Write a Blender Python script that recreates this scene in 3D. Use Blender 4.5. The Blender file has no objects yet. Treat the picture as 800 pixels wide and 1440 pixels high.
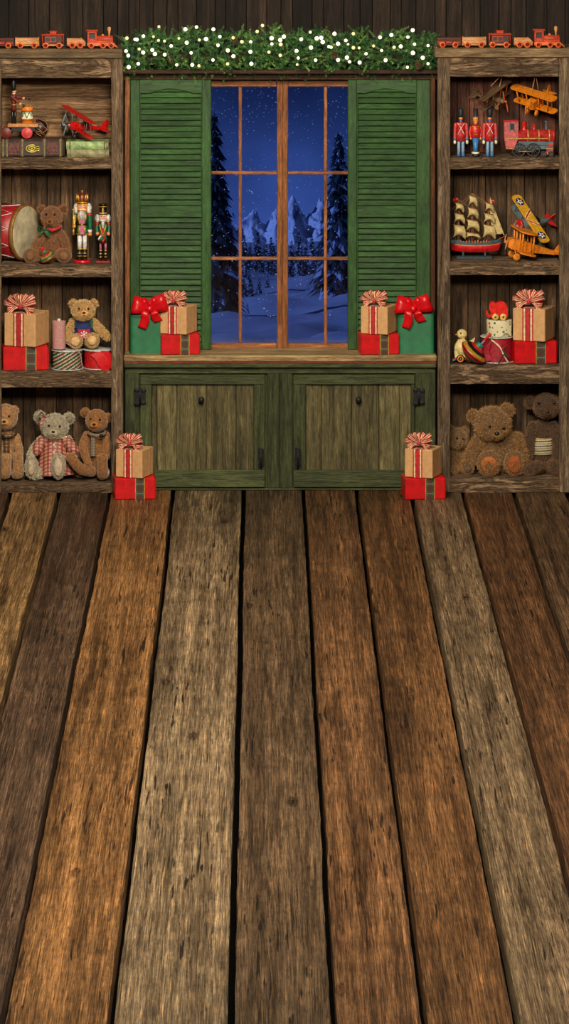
import bpy, math, random
from mathutils import Vector, Matrix, noise
random.seed(7)
S = 0.0042            # metres per working unit (the toys are modelled in units of 4.2 mm)
D = 24 / S            # camera distance to the cabinet front, in units
CX, HY = 367, 359
V = Vector
C = bpy.context.scene.collection
PI = math.pi

def at(px, py, y=0):
    k = (D + y) / D
    return V(((px - CX) * k, y, (690 + HY) - (py + HY) * k))

# ------------------------------------------------------------------ materials
MATS = {}
def lin(c):
    out = []
    for v in c[:3]:
        v = v / 255
        out.append(v / 12.92 if v <= .04045 else ((v + .055) / 1.055) ** 2.4)
    return (*out, 1)

class NT:
    def __init__(s, name):
        s.m = bpy.data.materials.new(name); s.m.use_nodes = True
        s.t = s.m.node_tree; s.t.nodes.clear()
        s.out = s.t.nodes.new('ShaderNodeOutputMaterial')
        s.b = s.n('ShaderNodeBsdfPrincipled')
        s.t.links.new(s.b.outputs[0], s.out.inputs[0])
    def n(s, typ, **kw):
        nd = s.t.nodes.new(typ)
        for k, v in kw.items(): setattr(nd, k, v)
        return nd
    def put(s, sock, v):
        if isinstance(v, bpy.types.NodeSocket): s.t.links.new(v, sock)
        else: sock.default_value = v
    def coord(s, scale=(1, 1, 1), off=None, kind='Object'):
        tc = s.n('ShaderNodeTexCoord').outputs[kind]
        if off is not None:
            a = s.n('ShaderNodeVectorMath', operation='ADD'); s.put(a.inputs[0], tc); s.put(a.inputs[1], off); tc = a.outputs[0]
        m = s.n('ShaderNodeMapping'); s.put(m.inputs['Vector'], tc); m.inputs['Scale'].default_value = scale
        return m.outputs[0]
    def noise(s, vec, scale=5, detail=4, rough=.5, dist=0):
        nd = s.n('ShaderNodeTexNoise'); s.put(nd.inputs['Vector'], vec)
        nd.inputs['Scale'].default_value = scale; nd.inputs['Detail'].default_value = detail
        nd.inputs['Roughness'].default_value = rough; nd.inputs['Distortion'].default_value = dist
        return nd.outputs['Fac']
    def ramp(s, fac, stops, interp='LINEAR'):
        r = s.n('ShaderNodeValToRGB'); s.put(r.inputs[0], fac); r.color_ramp.interpolation = interp
        e = r.color_ramp.elements
        while len(e) < len(stops): e.new(.5)
        for i, (p, c) in enumerate(stops):
            e[i].position = p; e[i].color = c if len(c) == 4 else (*c, 1)
        return r.outputs[0]
    def mix(s, fac, a, b, mode='MIX'):
        m = s.n('ShaderNodeMix', data_type='RGBA', blend_type=mode)
        s.put(m.inputs[0], fac); s.put(m.inputs[6], a); s.put(m.inputs[7], b)
        return m.outputs[2]
    def math(s, op, a, b=0.0, c=None):
        m = s.n('ShaderNodeMath', operation=op); s.put(m.inputs[0], a); s.put(m.inputs[1], b)
        if c is not None: s.put(m.inputs[2], c)
        return m.outputs[0]
    def attr(s, name, out='Fac'):
        a = s.n('ShaderNodeAttribute'); a.attribute_name = name
        return a.outputs[out]
    def bump(s, h, strength=.3, dist=.01):
        b = s.n('ShaderNodeBump'); s.put(b.inputs['Height'], h)
        b.inputs['Strength'].default_value = strength; b.inputs['Distance'].default_value = dist
        s.put(s.b.inputs['Normal'], b.outputs[0])

def paint(name, c, rough=.5, metal=0, var=.25, vs=60, bump=0, spec=.5, sheen=0, coat=0):
    if name in MATS: return MATS[name]
    t = NT(name)
    co = t.coord()
    f = t.noise(co, vs, 4, .6)
    a = lin([v * (1 - var) for v in c]); b = lin([min(255, v * (1 + var * .7)) for v in c])
    t.put(t.b.inputs['Base Color'], t.ramp(f, [(.3, a), (.7, b)]))
    t.b.inputs['Roughness'].default_value = rough; t.b.inputs['Metallic'].default_value = metal
    t.b.inputs['Specular IOR Level'].default_value = spec
    t.b.inputs['Sheen Weight'].default_value = sheen
    t.b.inputs['Coat Weight'].default_value = coat
    if bump: t.bump(t.noise(co, vs * 3, 3), bump, .004)
    MATS[name] = t.m; return t.m

def wood(name, dark, light, axis='x', k=1.0, stretch=14, crack=.5, bump=.5, rough=.7, wavy=.5, useattr=None, tintamp=.5, spec=.3, fig=.5, figk=42, floor=False):
    """grained, weathered timber; axis = direction of the grain"""
    t = NT(name)
    sc = {'x': (1, stretch, stretch), 'y': (stretch, 1, stretch), 'z': (stretch, stretch, 1)}[axis]
    sc = tuple(v * k for v in sc)
    tint = t.attr('tint')
    cm = t.n('ShaderNodeCombineXYZ'); o = t.math('MULTIPLY', tint, 7.3)
    for i in range(3): t.put(cm.inputs[i], o)
    co = t.coord(sc, cm.outputs[0])
    g1 = t.noise(co, 1.6, 6, .62, wavy)
    g2 = t.noise(co, 6, 8, .7, wavy * .6)
    g3 = t.noise(t.coord((1, 1, 1), cm.outputs[0]), 5, 5, .6)
    mid = [(a + b) / 2 for a, b in zip(dark, light)]
    col = t.ramp(g1, [(.30, lin(dark)), (.5, lin(mid)), (.72, lin(light))])
    if useattr:
        base = t.attr(useattr, 'Color')
        col = t.mix(1.0, t.ramp(g1, [(.3, (.5, .48, .46, 1)), (.5, (.95, .95, .95, 1)), (.74, (1.5, 1.45, 1.4, 1))]), base, 'MULTIPLY')
    col = t.mix(1.0, col, t.ramp(g2, [(.3, (.45, .42, .4, 1)), (.55, (1, 1, 1, 1)), (.8, (1.35, 1.32, 1.28, 1))]), 'MULTIPLY')
    col = t.mix(.6, col, t.ramp(g3, [(.3, (.55, .55, .55, 1)), (.7, (1.3, 1.3, 1.3, 1))]), 'MULTIPLY')
    tv = t.math('MULTIPLY_ADD', t.math('SUBTRACT', tint, .5), tintamp, 1.0)
    cv = t.n('ShaderNodeCombineXYZ')
    for i in range(3): t.put(cv.inputs[i], tv)
    col = t.mix(1.0, col, cv.outputs[0], 'MULTIPLY')
    ck = t.noise(co, 2.6, 3, .5, .3)
    cr = t.ramp(ck, [(.66 - crack * .06, (0, 0, 0, 1)), (.72 - crack * .06, (1, 1, 1, 1))])
    # growth-ring figure: contour lines of the stretched noise, plus a fine pore grain
    ln = t.math('SINE', t.math('MULTIPLY', g1, figk)); ln01 = t.math('MULTIPLY_ADD', ln, .5, .5)
    col = t.mix(fig, col, t.ramp(ln01, [(.0, (.38, .34, .31, 1)), (.45, (1, 1, 1, 1)), (1, (1.22, 1.2, 1.16, 1))]), 'MULTIPLY')
    g4 = t.noise(co, 24, 3, .6)
    col = t.mix(.8, col, t.ramp(g4, [(.34, (.58, .55, .52, 1)), (.52, (1, 1, 1, 1)), (.7, (1.25, 1.22, 1.18, 1))]), 'MULTIPLY')
    if floor:
        fo = cm.outputs[0]
        st = t.noise(t.coord((70, 2.6, 70), fo), 1, 2, .5, .3)
        msk = t.ramp(t.noise(t.coord((5, .7, 5), fo), 1, 3, .5), [(.42, (0, 0, 0, 1)), (.56, (1, 1, 1, 1))])
        cr = t.math('MULTIPLY', t.ramp(st, [(.635, (0, 0, 0, 1)), (.665, (1, 1, 1, 1))]), msk)
        lc = t.noise(t.coord((26, .35, 26), fo), 1, 4, .6, .6); lcr = t.ramp(lc, [(.488, (0, 0, 0, 1)), (.5, (1, 1, 1, 1)), (.512, (0, 0, 0, 1))])
        cr = t.math('MAXIMUM', cr, t.math('MULTIPLY', lcr, t.ramp(t.noise(t.coord((3, .5, 3), fo), 1, 2), [(.56, (0, 0, 0, 1)), (.66, (.9, .9, .9, 1))])))
        dark2 = t.noise(t.coord((9, .45, 9), fo), 1, 6, .7, .6); col = t.mix(.9, col, t.ramp(dark2, [(.34, (.36, .34, .33, 1)), (.52, (1, 1, 1, 1)), (.70, (1.32, 1.3, 1.27, 1))]), 'MULTIPLY')
        fine = t.noise(t.coord((210, 5, 210), fo), 1, 4, .65); col = t.mix(.9, col, t.ramp(fine, [(.36, (.42, .4, .38, 1)), (.5, (1, 1, 1, 1)), (.64, (1.5, 1.42, 1.34, 1))]), 'MULTIPLY')
        rough2 = t.noise(t.coord((60, 22, 60), fo), 1, 5, .7); col = t.mix(.6, col, t.ramp(rough2, [(.36, (.6, .58, .56, 1)), (.5, (1, 1, 1, 1)), (.66, (1.25, 1.22, 1.18, 1))]), 'MULTIPLY')
        sc_ = t.noise(t.coord((90, 2.2, 90), fo), 1.3, 2, .5, .2); col = t.mix(t.ramp(sc_, [(.64, (0, 0, 0, 1)), (.68, (.5, .5, .5, 1))]), col, t.mix(1.0, col, (2.4, 2.0, 1.6, 1), 'MULTIPLY'))
        vo = t.n('ShaderNodeTexVoronoi'); t.put(vo.inputs['Vector'], t.coord((3.0, .8, 3.0), fo)); vo.inputs['Scale'].default_value = 1.0
        kn = t.math('ADD', vo.outputs['Distance'], t.math('MULTIPLY', t.math('SUBTRACT', rough2, .5), .08))
        col = t.mix(1.0, col, t.ramp(kn, [(.02, (.08, .07, .06, 1)), (.04, (.75, .7, .65, 1)), (.052, (.3, .26, .24, 1)), (.075, (1, 1, 1, 1))]), 'MULTIPLY')
        g2 = t.math('ADD', fine, rough2)
    col = t.mix(t.math('MULTIPLY', cr, .92 if floor else .9 * min(1, crack * 2)), col, (.012, .008, .006, 1))
    t.put(t.b.inputs['Base Color'], col)
    t.b.inputs['Roughness'].default_value = rough; t.b.inputs['Specular IOR Level'].default_value = spec
    h = t.math('SUBTRACT', t.math('ADD', t.math('ADD', g2, g1), t.math('MULTIPLY', ln01, .5 * fig)), t.math('MULTIPLY', cr, .8))
    t.bump(h, bump, .012)
    MATS[name] = t.m; return t.m

def plaid(name, base, c2, c3, period=6, rough=.6):
    """woven check from crossing colour bands, in object space"""
    t = NT(name); sep = t.n('ShaderNodeSeparateXYZ'); t.put(sep.inputs[0], t.coord((1 / (S * period),) * 3))
    def band(o, a, b):
        f = t.math('FRACT', o); return t.math('MULTIPLY', t.math('GREATER_THAN', f, a), t.math('LESS_THAN', f, b))
    X = t.math('ADD', sep.outputs[0], 100.25); Z = t.math('ADD', sep.outputs[2], t.math('MULTIPLY', sep.outputs[1], 1.0)); Z = t.math('ADD', Z, 100.25)
    col = t.mix(t.math('MULTIPLY', band(X, .5, 1), .75), lin(base), lin(c2))
    col = t.mix(t.math('MULTIPLY', band(Z, .5, 1), .75), col, lin(c2))
    col = t.mix(t.math('MULTIPLY', band(X, .2, .28), .55), col, lin(c3))
    col = t.mix(t.math('MULTIPLY', band(Z, .2, .28), .55), col, lin(c3))
    t.put(t.b.inputs['Base Color'], col); t.b.inputs['Roughness'].default_value = rough
    MATS[name] = t.m; return t.m

def twist(name, cols, k=1.0, rough=.8, ang=(0, .55, 0), bump=.6):
    """wound cord: slanted constant colour bands"""
    t = NT(name)
    m = t.n('ShaderNodeMapping'); t.put(m.inputs['Vector'], t.n('ShaderNodeTexCoord').outputs['Object'])
    m.inputs['Rotation'].default_value = ang
    w = t.n('ShaderNodeTexWave', bands_direction='Z'); t.put(w.inputs['Vector'], m.outputs[0])
    w.wave_profile = 'SAW'
    w.inputs['Scale'].default_value = 14 * k; w.inputs['Distortion'].default_value = 1.2; w.inputs['Detail'].default_value = 1; w.inputs['Detail Scale'].default_value = 30
    n = len(cols)
    col = t.ramp(w.outputs['Fac'], [(i / n, lin(c)) for i, c in enumerate(cols)], 'CONSTANT')
    col = t.mix(.6, col, t.ramp(t.noise(t.coord(), 260, 2), [(.3, (.4, .4, .4, 1)), (.7, (1.3, 1.3, 1.3, 1))]), 'MULTIPLY')
    t.put(t.b.inputs['Base Color'], col); t.b.inputs['Roughness'].default_value = rough
    t.bump(w.outputs['Fac'], bump, .003)
    MATS[name] = t.m; return t.m

def spots(name, base, cols, scale=60, thr=.32, rough=.7):
    t = NT(name); v = t.n('ShaderNodeTexVoronoi'); t.put(v.inputs['Vector'], t.coord()); v.inputs['Scale'].default_value = scale
    s2 = t.n('ShaderNodeSeparateColor'); t.put(s2.inputs[0], v.outputs['Color'])
    n = len(cols)
    pc = t.ramp(s2.outputs[0], [(i / n, lin(c)) for i, c in enumerate(cols)], 'CONSTANT')
    col = t.mix(t.math('LESS_THAN', v.outputs['Distance'], thr), lin(base), pc)
    t.put(t.b.inputs['Base Color'], col); t.b.inputs['Roughness'].default_value = rough
    MATS[name] = t.m; return t.m

def emit(name, c, strength):
    t = NT(name); t.b.inputs['Base Color'].default_value = lin(c)
    t.b.inputs['Emission Color'].default_value = lin(c); t.b.inputs['Emission Strength'].default_value = strength
    MATS[name] = t.m; return t.m

# ------------------------------------------------------------------ mesh builder
_HULL = None
def hull_faces():
    global _HULL
    if _HULL is None:
        import bmesh
        bm = bmesh.new(); lay = bm.verts.layers.int.new('i')
        vs = [bm.verts.new(p) for p in bev_pts((-5, 5, -6, 6, -7, 7), 1)]
        for i, v in enumerate(vs): v[lay] = i
        bmesh.ops.convex_hull(bm, input=vs)
        bmesh.ops.recalc_face_normals(bm, faces=bm.faces)
        _HULL = [[v[lay] for v in f.verts] for f in bm.faces]
        bm.free()
    return _HULL
def bev_pts(b, r):
    x0, x1, y0, y1, z0, z1 = b; P = []
    for x, ix in ((x0, r), (x1, -r)):
        for y, iy in ((y0, r), (y1, -r)):
            for z, iz in ((z0, r), (z1, -r)):
                P += [(x, y + iy, z + iz), (x + ix, y, z + iz), (x + ix, y + iy, z)]
    return P

class MB:
    def __init__(s): s.v = []; s.f = []; s.m = []; s.s = []; s.tn = []; s.T = Matrix.Identity(4); s.tint = .5; s.pc = None; s.pcs = []
    def add(s, vs, fs, mi=0, sm=False):
        o = len(s.v); T = s.T
        s.v += [T @ V(p) for p in vs]
        for f in fs:
            s.f.append([o + i for i in f]); s.m.append(mi); s.s.append(sm); s.tn.append(s.tint); s.pcs.append(s.pc or (1, 1, 1))
        return s
    def box(s, x0, x1, y0, y1, z0, z1, b=0, mi=0):
        if x0 > x1: x0, x1 = x1, x0
        if z0 > z1: z0, z1 = z1, z0
        if y0 > y1: y0, y1 = y1, y0
        b = min(b, (x1 - x0) * .45, (y1 - y0) * .45, (z1 - z0) * .45)
        if b > 0: return s.add(bev_pts((x0, x1, y0, y1, z0, z1), b), hull_faces(), mi)
        P = [(x, y, z) for x in (x0, x1) for y in (y0, y1) for z in (z0, z1)]
        return s.add(P, [(0, 1, 3, 2), (4, 6, 7, 5), (0, 4, 5, 1), (2, 3, 7, 6), (0, 2, 6, 4), (1, 5, 7, 3)], mi)
    def lathe(s, prof, o=(0, 0, 0), ax=(0, 0, 1), seg=20, mi=0, sm=True, sx=1, sy=1):
        q = V((0, 0, 1)).rotation_difference(V(ax).normalized()); o = V(o)
        vs = []; fs = []; n = len(prof)
        for r, h in prof:
            for k in range(seg):
                a = 2 * PI * k / seg
                vs.append(o + q @ V((r * math.cos(a) * sx, r * math.sin(a) * sy, h)))
        mis = mi if isinstance(mi, (list, tuple)) else [mi] * (n - 1)
        b0 = s.T
        for j in range(n - 1):
            ff = [(j * seg + k, j * seg + (k + 1) % seg, (j + 1) * seg + (k + 1) % seg, (j + 1) * seg + k) for k in range(seg)]
            fs.append(ff)
        off = len(s.v); s.v += [s.T @ p for p in vs]
        for j, ff in enumerate(fs):
            for f in ff: s.f.append([off + i for i in f]); s.m.append(mis[j]); s.s.append(sm); s.tn.append(s.tint); s.pcs.append(s.pc or (1, 1, 1))
        for j, rev in ((0, True), (n - 1, False)):
            if prof[j][0] > 1e-4:
                f = [off + j * seg + k for k in range(seg)]
                if rev: f.reverse()
                s.f.append(f); s.m.append(mis[0 if rev else -1]); s.s.append(False); s.tn.append(s.tint); s.pcs.append(s.pc or (1, 1, 1))
        return s
    def cyl(s, p0, p1, r0, r1=None, seg=16, mi=0, b=0):
        p0 = V(p0); p1 = V(p1); L = (p1 - p0).length; r1 = r0 if r1 is None else r1
        b = min(b, L * .3, r0 * .5)
        pr = [(r0, 0), (r1, L)] if b <= 0 else [(r0 - b, 0), (r0, b), (r1, L - b), (r1 - b, L)]
        return s.lathe(pr, p0, p1 - p0, seg, mi, True)
    def ell(s, c, rx, ry=None, rz=None, seg=18, ring=11, mi=0, rot=None):
        ry = rx if ry is None else ry; rz = rx if rz is None else rz
        M = rot or Matrix.Identity(3); c = V(c); vs = []; fs = []
        vs.append(c + M @ V((0, 0, -rz)))
        for j in range(1, ring):
            a = -PI / 2 + PI * j / ring
            for k in range(seg):
                t = 2 * PI * k / seg
                vs.append(c + M @ V((rx * math.cos(a) * math.cos(t), ry * math.cos(a) * math.sin(t), rz * math.sin(a))))
        vs.append(c + M @ V((0, 0, rz))); e = len(vs) - 1
        for k in range(seg):
            k2 = (k + 1) % seg
            fs.append((0, 1 + k2, 1 + k)); fs.append((e, e - seg + k, e - seg + k2))
            for j in range(ring - 2):
                fs.append((1 + j * seg + k, 1 + j * seg + k2, 1 + (j + 1) * seg + k2, 1 + (j + 1) * seg + k))
        return s.add(vs, fs, mi, True)
    def tube(s, pts, r, seg=8, mi=0, closed=False, cap=True):
        pts = [V(p) for p in pts]; n = len(pts); rs = r if isinstance(r, (list, tuple)) else [r] * n
        vs = []; fs = []; prev = None
        for i, p in enumerate(pts):
            t = (pts[(i + 1) % n] - pts[i - 1]) if closed else (pts[min(i + 1, n - 1)] - pts[max(i - 1, 0)])
            t = t.normalized() if t.length > 1e-9 else V((0, 0, 1))
            if prev is None: prev = t.orthogonal().normalized()
            nn = (prev - t * prev.dot(t)); nn = nn.normalized() if nn.length > 1e-6 else t.orthogonal().normalized()
            bb = t.cross(nn); prev = nn
            for k in range(seg):
                a = 2 * PI * k / seg; vs.append(p + (nn * math.cos(a) + bb * math.sin(a)) * rs[i])
        m = n if closed else n - 1
        for i in range(m):
            for k in range(seg):
                j = (i + 1) % n
                fs.append((i * seg + k, i * seg + (k + 1) % seg, j * seg + (k + 1) % seg, j * seg + k))
        if not closed and cap: fs += [tuple(range(seg))[::-1], tuple((n - 1) * seg + k for k in range(seg))]
        return s.add(vs, fs, mi, True)
    def limb(s, pts, rs, seg=14, mi=0, n=14):
        """smooth tapering limb with rounded ends"""
        P = spline(pts, n); R = []
        for i in range(len(P)):
            u = i / (len(P) - 1) * (len(rs) - 1); a = min(int(u), len(rs) - 2); R.append(rs[a] + (rs[a + 1] - rs[a]) * (u - a))
        d0 = (P[0] - P[1]).normalized(); d1 = (P[-1] - P[-2]).normalized(); Q = []; RR = []
        for a in (80, 55, 30): Q.append(P[0] + d0 * R[0] * math.sin(math.radians(a))); RR.append(R[0] * math.cos(math.radians(a)))
        Q += P; RR += R
        for a in (30, 55, 80): Q.append(P[-1] + d1 * R[-1] * math.sin(math.radians(a))); RR.append(R[-1] * math.cos(math.radians(a)))
        return s.tube(Q, RR, seg, mi)
    def prism(s, poly, y0, y1, mi=0, mi_side=None, sm=False):
        n = len(poly); a = sum(poly[i][0] * poly[(i + 1) % n][1] - poly[(i + 1) % n][0] * poly[i][1] for i in range(n))
        if a < 0: poly = poly[::-1]
        vs = [(x, y0, z) for x, z in poly] + [(x, y1, z) for x, z in poly]
        s.add(vs, [tuple(range(n)), tuple(range(2 * n - 1, n - 1, -1))], mi)
        return s.add(vs, [((i + 1) % n, i, n + i, n + (i + 1) % n) for i in range(n)], mi if mi_side is None else mi_side, sm)
    def sheet(s, fn, nu, nv, mi=0, sm=True):
        vs = [fn(i / nu, j / nv) for j in range(nv + 1) for i in range(nu + 1)]; W = nu + 1
        if isinstance(mi, int):
            return s.add(vs, [(j * W + i, j * W + i + 1, (j + 1) * W + i + 1, (j + 1) * W + i) for j in range(nv) for i in range(nu)], mi, sm)
        o = len(s.v)
        s.add(vs, [], 0)
        for j in range(nv):
            for i in range(nu):
                s.f.append([o + j * W + i, o + j * W + i + 1, o + (j + 1) * W + i + 1, o + (j + 1) * W + i]); s.m.append(mi[i]); s.s.append(sm); s.tn.append(.5); s.pcs.append((1, 1, 1))
        return s
    def ribbon(s, pts, wdir, w, mis=(0,), n=20, smooth=True):
        """cloth strip along pts; wdir a vector or per-point list; one column per entry of mis"""
        P = spline(pts, n) if smooth else [V(p) for p in pts]; k = len(P); W = []
        for i in range(k):
            if isinstance(wdir, list):
                u = i / (k - 1) * (len(wdir) - 1); a = min(int(u), len(wdir) - 2); W.append(V(wdir[a]).lerp(V(wdir[a + 1]), u - a))
            else: W.append(V(wdir).normalized())
        ws = w if isinstance(w, (list, tuple)) else [w, w]
        def fn(a, b):
            i = round(b * (k - 1)); u = i / (k - 1) * (len(ws) - 1); q = min(int(u), len(ws) - 2); ww = ws[q] + (ws[q + 1] - ws[q]) * (u - q)
            return P[i] + W[i] * ww * (a - .5)
        return s.sheet(fn, len(mis), k - 1, list(mis))
    def fur(s, n, L, w, mi=0, grav=.3, rnd=.5, seed=1):
        R = random.Random(seed); F = list(range(len(s.f))); A = []
        for f in F:
            p = [s.v[i] for i in s.f[f][:3]]; A.append(((p[1] - p[0]).cross(p[2] - p[0])).length)
        pick = R.choices(F, A, k=n); T = s.T; s.T = Matrix.Identity(4); vs = []; fs = []
        for f in pick:
            ids = s.f[f]; a = s.v[ids[0]]; b = s.v[ids[1]]; c = s.v[ids[2]]; d = s.v[ids[-1]]
            nn = (b - a).cross(c - a)
            if nn.length < 1e-9: continue
            nn.normalize(); u = R.random(); v = R.random()
            p = a.lerp(b, u).lerp(d.lerp(c, u), v)
            dr = (nn + V((R.uniform(-rnd, rnd), R.uniform(-rnd, rnd), R.uniform(-rnd, rnd) - grav))).normalized()
            q = V((R.uniform(-1, 1), R.uniform(-1, 1), R.uniform(-1, 1))).cross(dr)
            if q.length < 1e-6: continue
            q = q.normalized() * w * .5; o = len(vs); l = L * R.uniform(.5, 1.2)
            vs += [p - q - nn * .2, p + q - nn * .2, p + dr * l]; fs.append((o, o + 1, o + 2))
        s.add(vs, fs, mi, False); s.T = T
        return s
    def build(s, name, mats, parent=None, loc=None):
        me = bpy.data.meshes.new(name); me.from_pydata([tuple(p * S) for p in s.v], [], s.f)
        if not isinstance(mats, (list, tuple)): mats = [mats]
        for m in mats: me.materials.append(m)
        me.polygons.foreach_set('material_index', s.m); me.polygons.foreach_set('use_smooth', s.s)
        a = me.attributes.new('tint', 'FLOAT', 'FACE'); a.data.foreach_set('value', s.tn)
        if any(p != (1, 1, 1) for p in s.pcs):
            a = me.attributes.new('pcol', 'FLOAT_COLOR', 'FACE'); a.data.foreach_set('color', [q for p in s.pcs for q in (*p, 1)])
        me.validate(); me.update()
        o = bpy.data.objects.new(name, me); C.objects.link(o)
        if parent: o.parent = parent
        if loc is not None: o.location = V(loc) * S
        return o

def spline(pts, n):
    pts = [V(p) for p in pts]
    if len(pts) < 3: return [pts[0].lerp(pts[-1], i / n) for i in range(n + 1)]
    out = []
    m = len(pts) - 1
    for i in range(n + 1):
        u = i / n * m; k = min(int(u), m - 1); t = u - k
        p1 = pts[k]; p2 = pts[k + 1]; p0 = pts[k - 1] if k else p1 * 2 - p2; p3 = pts[k + 2] if k + 2 <= m else p2 * 2 - p1
        out.append(.5 * ((2 * p1) + (p2 - p0) * t + (2 * p0 - 5 * p1 + 4 * p2 - p3) * t * t + (3 * p1 - p0 - 3 * p2 + p3) * t ** 3))
    return out

def tag(o, label=None, cat=None, group=None, kind=None):
    for k, v in (('label', label), ('category', cat), ('group', group), ('kind', kind)):
        if v: o[k] = v
    return o
def thing(name, label, cat, loc, group=None, rz=0):
    o = bpy.data.objects.new(name, None); C.objects.link(o); o.empty_display_size = .05
    o.location = V(loc) * S; o.rotation_euler[2] = rz
    return tag(o, label, cat, group)
def dup(root, loc, label, group=None, scale=None, rz=None):
    def cp(o, par):
        c = o.copy(); C.objects.link(c); c.parent = par
        for ch in list(o.children): cp(ch, c)
        return c
    r = cp(root, None); r.location = V(loc) * S; r['label'] = label
    if group: r['group'] = group
    if scale: r.scale = (scale,) * 3 if not isinstance(scale, tuple) else scale
    if rz is not None: r.rotation_euler[2] = rz
    return r
def orient(o, n, w):
    """point local +X along n and local +Y near w"""
    n = V(n).normalized(); w = V(w); w = (w - n * w.dot(n)).normalized(); u = n.cross(w)
    M = Matrix((n, w, u)).transposed(); o.rotation_mode = 'QUATERNION'; o.rotation_quaternion = M.to_quaternion()

# ------------------------------------------------------------------ shared materials
shelf_w = wood('weathered_shelf_timber', (80, 62, 46), (186, 154, 120), 'x', 2.0, 7, .3, 1.0, .8, 1.2, tintamp=.3, fig=1.0, figk=34)
stile_w = wood('weathered_post_timber', (84, 68, 52), (172, 146, 118), 'z', 2.0, 12, .2, .9, .8, .5, tintamp=.3, fig=.7)
cap_w = wood('case_top_timber', (94, 76, 54), (158, 130, 96), 'x', 1.2, 12, .2, .4, .75, .6)
back_w = wood('dark_back_boards', (56, 41, 29), (126, 98, 70), 'z', 1.2, 12, .3, .5, .8, .5, tintamp=.9)
backh_w = wood('horizontal_back_boards', (104, 78, 54), (192, 152, 112), 'x', 1.2, 11, .35, .6, .8, 1.0, tintamp=.9)
wall_w = wood('dark_wall_planks', (20, 15, 11), (56, 42, 32), 'z', .9, 14, .35, .5, .8, .5, tintamp=1.1)
beam_w = wood('dark_ledge_timber', (40, 26, 17), (84, 56, 36), 'x', 1.2, 12, .3, .4, .7, .5)
win_w = wood('honey_window_timber', (108, 62, 32), (190, 124, 72), 'z', 1.6, 12, .12, .3, .55, .5, tintamp=.4)
winh_w = wood('honey_window_rail', (108, 62, 32), (190, 124, 72), 'x', 1.6, 12, .12, .3, .55, .5, tintamp=.4)
sill_w = wood('worktop_timber', (134, 108, 68), (204, 174, 122), 'x', 1.2, 12, .15, .3, .6, .6)
floor_w = wood('old_floor_planks', (60, 40, 28), (130, 100, 70), 'y', .17, 62, 0, 1.0, .45, .3, useattr='pcol', tintamp=0, fig=.45, figk=70, floor=True)
grn = wood('green_shutter_paint', (34, 64, 28), (54, 94, 42), 'z', 1.2, 8, .0, .15, .5, .4, tintamp=.3, fig=.12)
grnh = wood('green_shutter_rail', (34, 64, 28), (54, 94, 42), 'x', 1.2, 8, .0, .15, .5, .8, tintamp=.3, fig=.15)
cab_g = wood('worn_green_cabinet', (42, 50, 28), (84, 90, 54), 'z', 1.6, 12, .25, .4, .65, .5, tintamp=.5)
cab_h = wood('worn_green_cabinet_rail', (46, 54, 30), (90, 96, 58), 'x', 1.6, 12, .25, .4, .65, .6, tintamp=.5)
cab_p = wood('worn_green_door_boards', (66, 62, 40), (122, 112, 74), 'z', 1.4, 12, .25, .4, .65, .5, tintamp=1.0)
red = paint('red_paint', (178, 28, 22), .4); dred = paint('dark_red_paint', (98, 26, 18), .5)
orng = paint('toy_orange_paint', (214, 124, 26), .45, var=.2); blk = paint('black_paint', (18, 17, 18), .4)
natw = wood('pale_toy_wood', (176, 112, 64), (226, 170, 116), 'x', 6, 6, .0, .1, .5, .4, fig=.12)
orw = wood('orange_toy_wood', (196, 86, 40), (234, 130, 66), 'x', 6, 6, .0, .1, .45, .4, fig=.12)
rdw = wood('red_toy_wood', (150, 44, 24), (214, 76, 38), 'x', 6, 6, .0, .1, .45, .4, fig=.12)
drw = wood('dark_red_toy_wood', (60, 22, 12), (120, 46, 26), 'x', 6, 6, .0, .1, .45, .4, fig=.12)
gold = paint('gold_paint', (206, 164, 64), .35, .5); crm = paint('cream_paint', (226, 214, 180), .6)
wht = paint('white_paint', (232, 228, 218), .6); skin = paint('peach_doll_paint', (226, 150, 96), .5)
grnp = paint('green_doll_paint', (24, 92, 58), .45); blu = paint('blue_doll_paint', (44, 110, 170), .45)
lblu = paint('pale_blue_doll_paint', (130, 162, 190), .5); gry = paint('grey_metal_paint', (112, 124, 126), .5)
blkm = paint('black_iron', (22, 22, 24), .6, .4, bump=.4)
kraft = paint('kraft_paper', (196, 150, 100), .75, var=.08, vs=40)
redp = paint('red_foil_paper', (190, 14, 20), .32, var=.15, vs=25)
redr = paint('red_ribbon_cloth', (176, 22, 26), .6, sheen=.3); creamr = paint('cream_ribbon_cloth', (214, 186, 146), .8)
dkr = paint('dark_red_ribbon_cloth', (120, 16, 22), .7)
satin = paint('red_satin', (196, 8, 20), .35, var=.12); satd = paint('green_satin', (30, 104, 66), .5, var=.15, vs=12)
tart = plaid('tartan_ribbon', (30, 84, 56), (70, 28, 26), (150, 132, 70), 13)

# ------------------------------------------------------------------ camera, world, lights
sc = bpy.context.scene
cam_d = bpy.data.cameras.new('camera'); cam = bpy.data.objects.new('camera', cam_d); C.objects.link(cam)
cam.location = (0, -24, (690 + HY) * S); cam.rotation_euler = (PI / 2, 0, 0)
cam_d.sensor_fit = 'HORIZONTAL'; cam_d.sensor_width = 36; cam_d.lens = 36 * D / 800
cam_d.shift_x = (400 - CX) / 800; cam_d.shift_y = -(720 + HY) / 800
cam_d.clip_start = .1; cam_d.clip_end = 60000
sc.camera = cam
sc.view_settings.view_transform = 'Standard'; sc.view_settings.look = 'None'
sc.view_settings.exposure = 0; sc.view_settings.gamma = 1; sc.view_settings.use_curve_mapping = False

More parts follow.
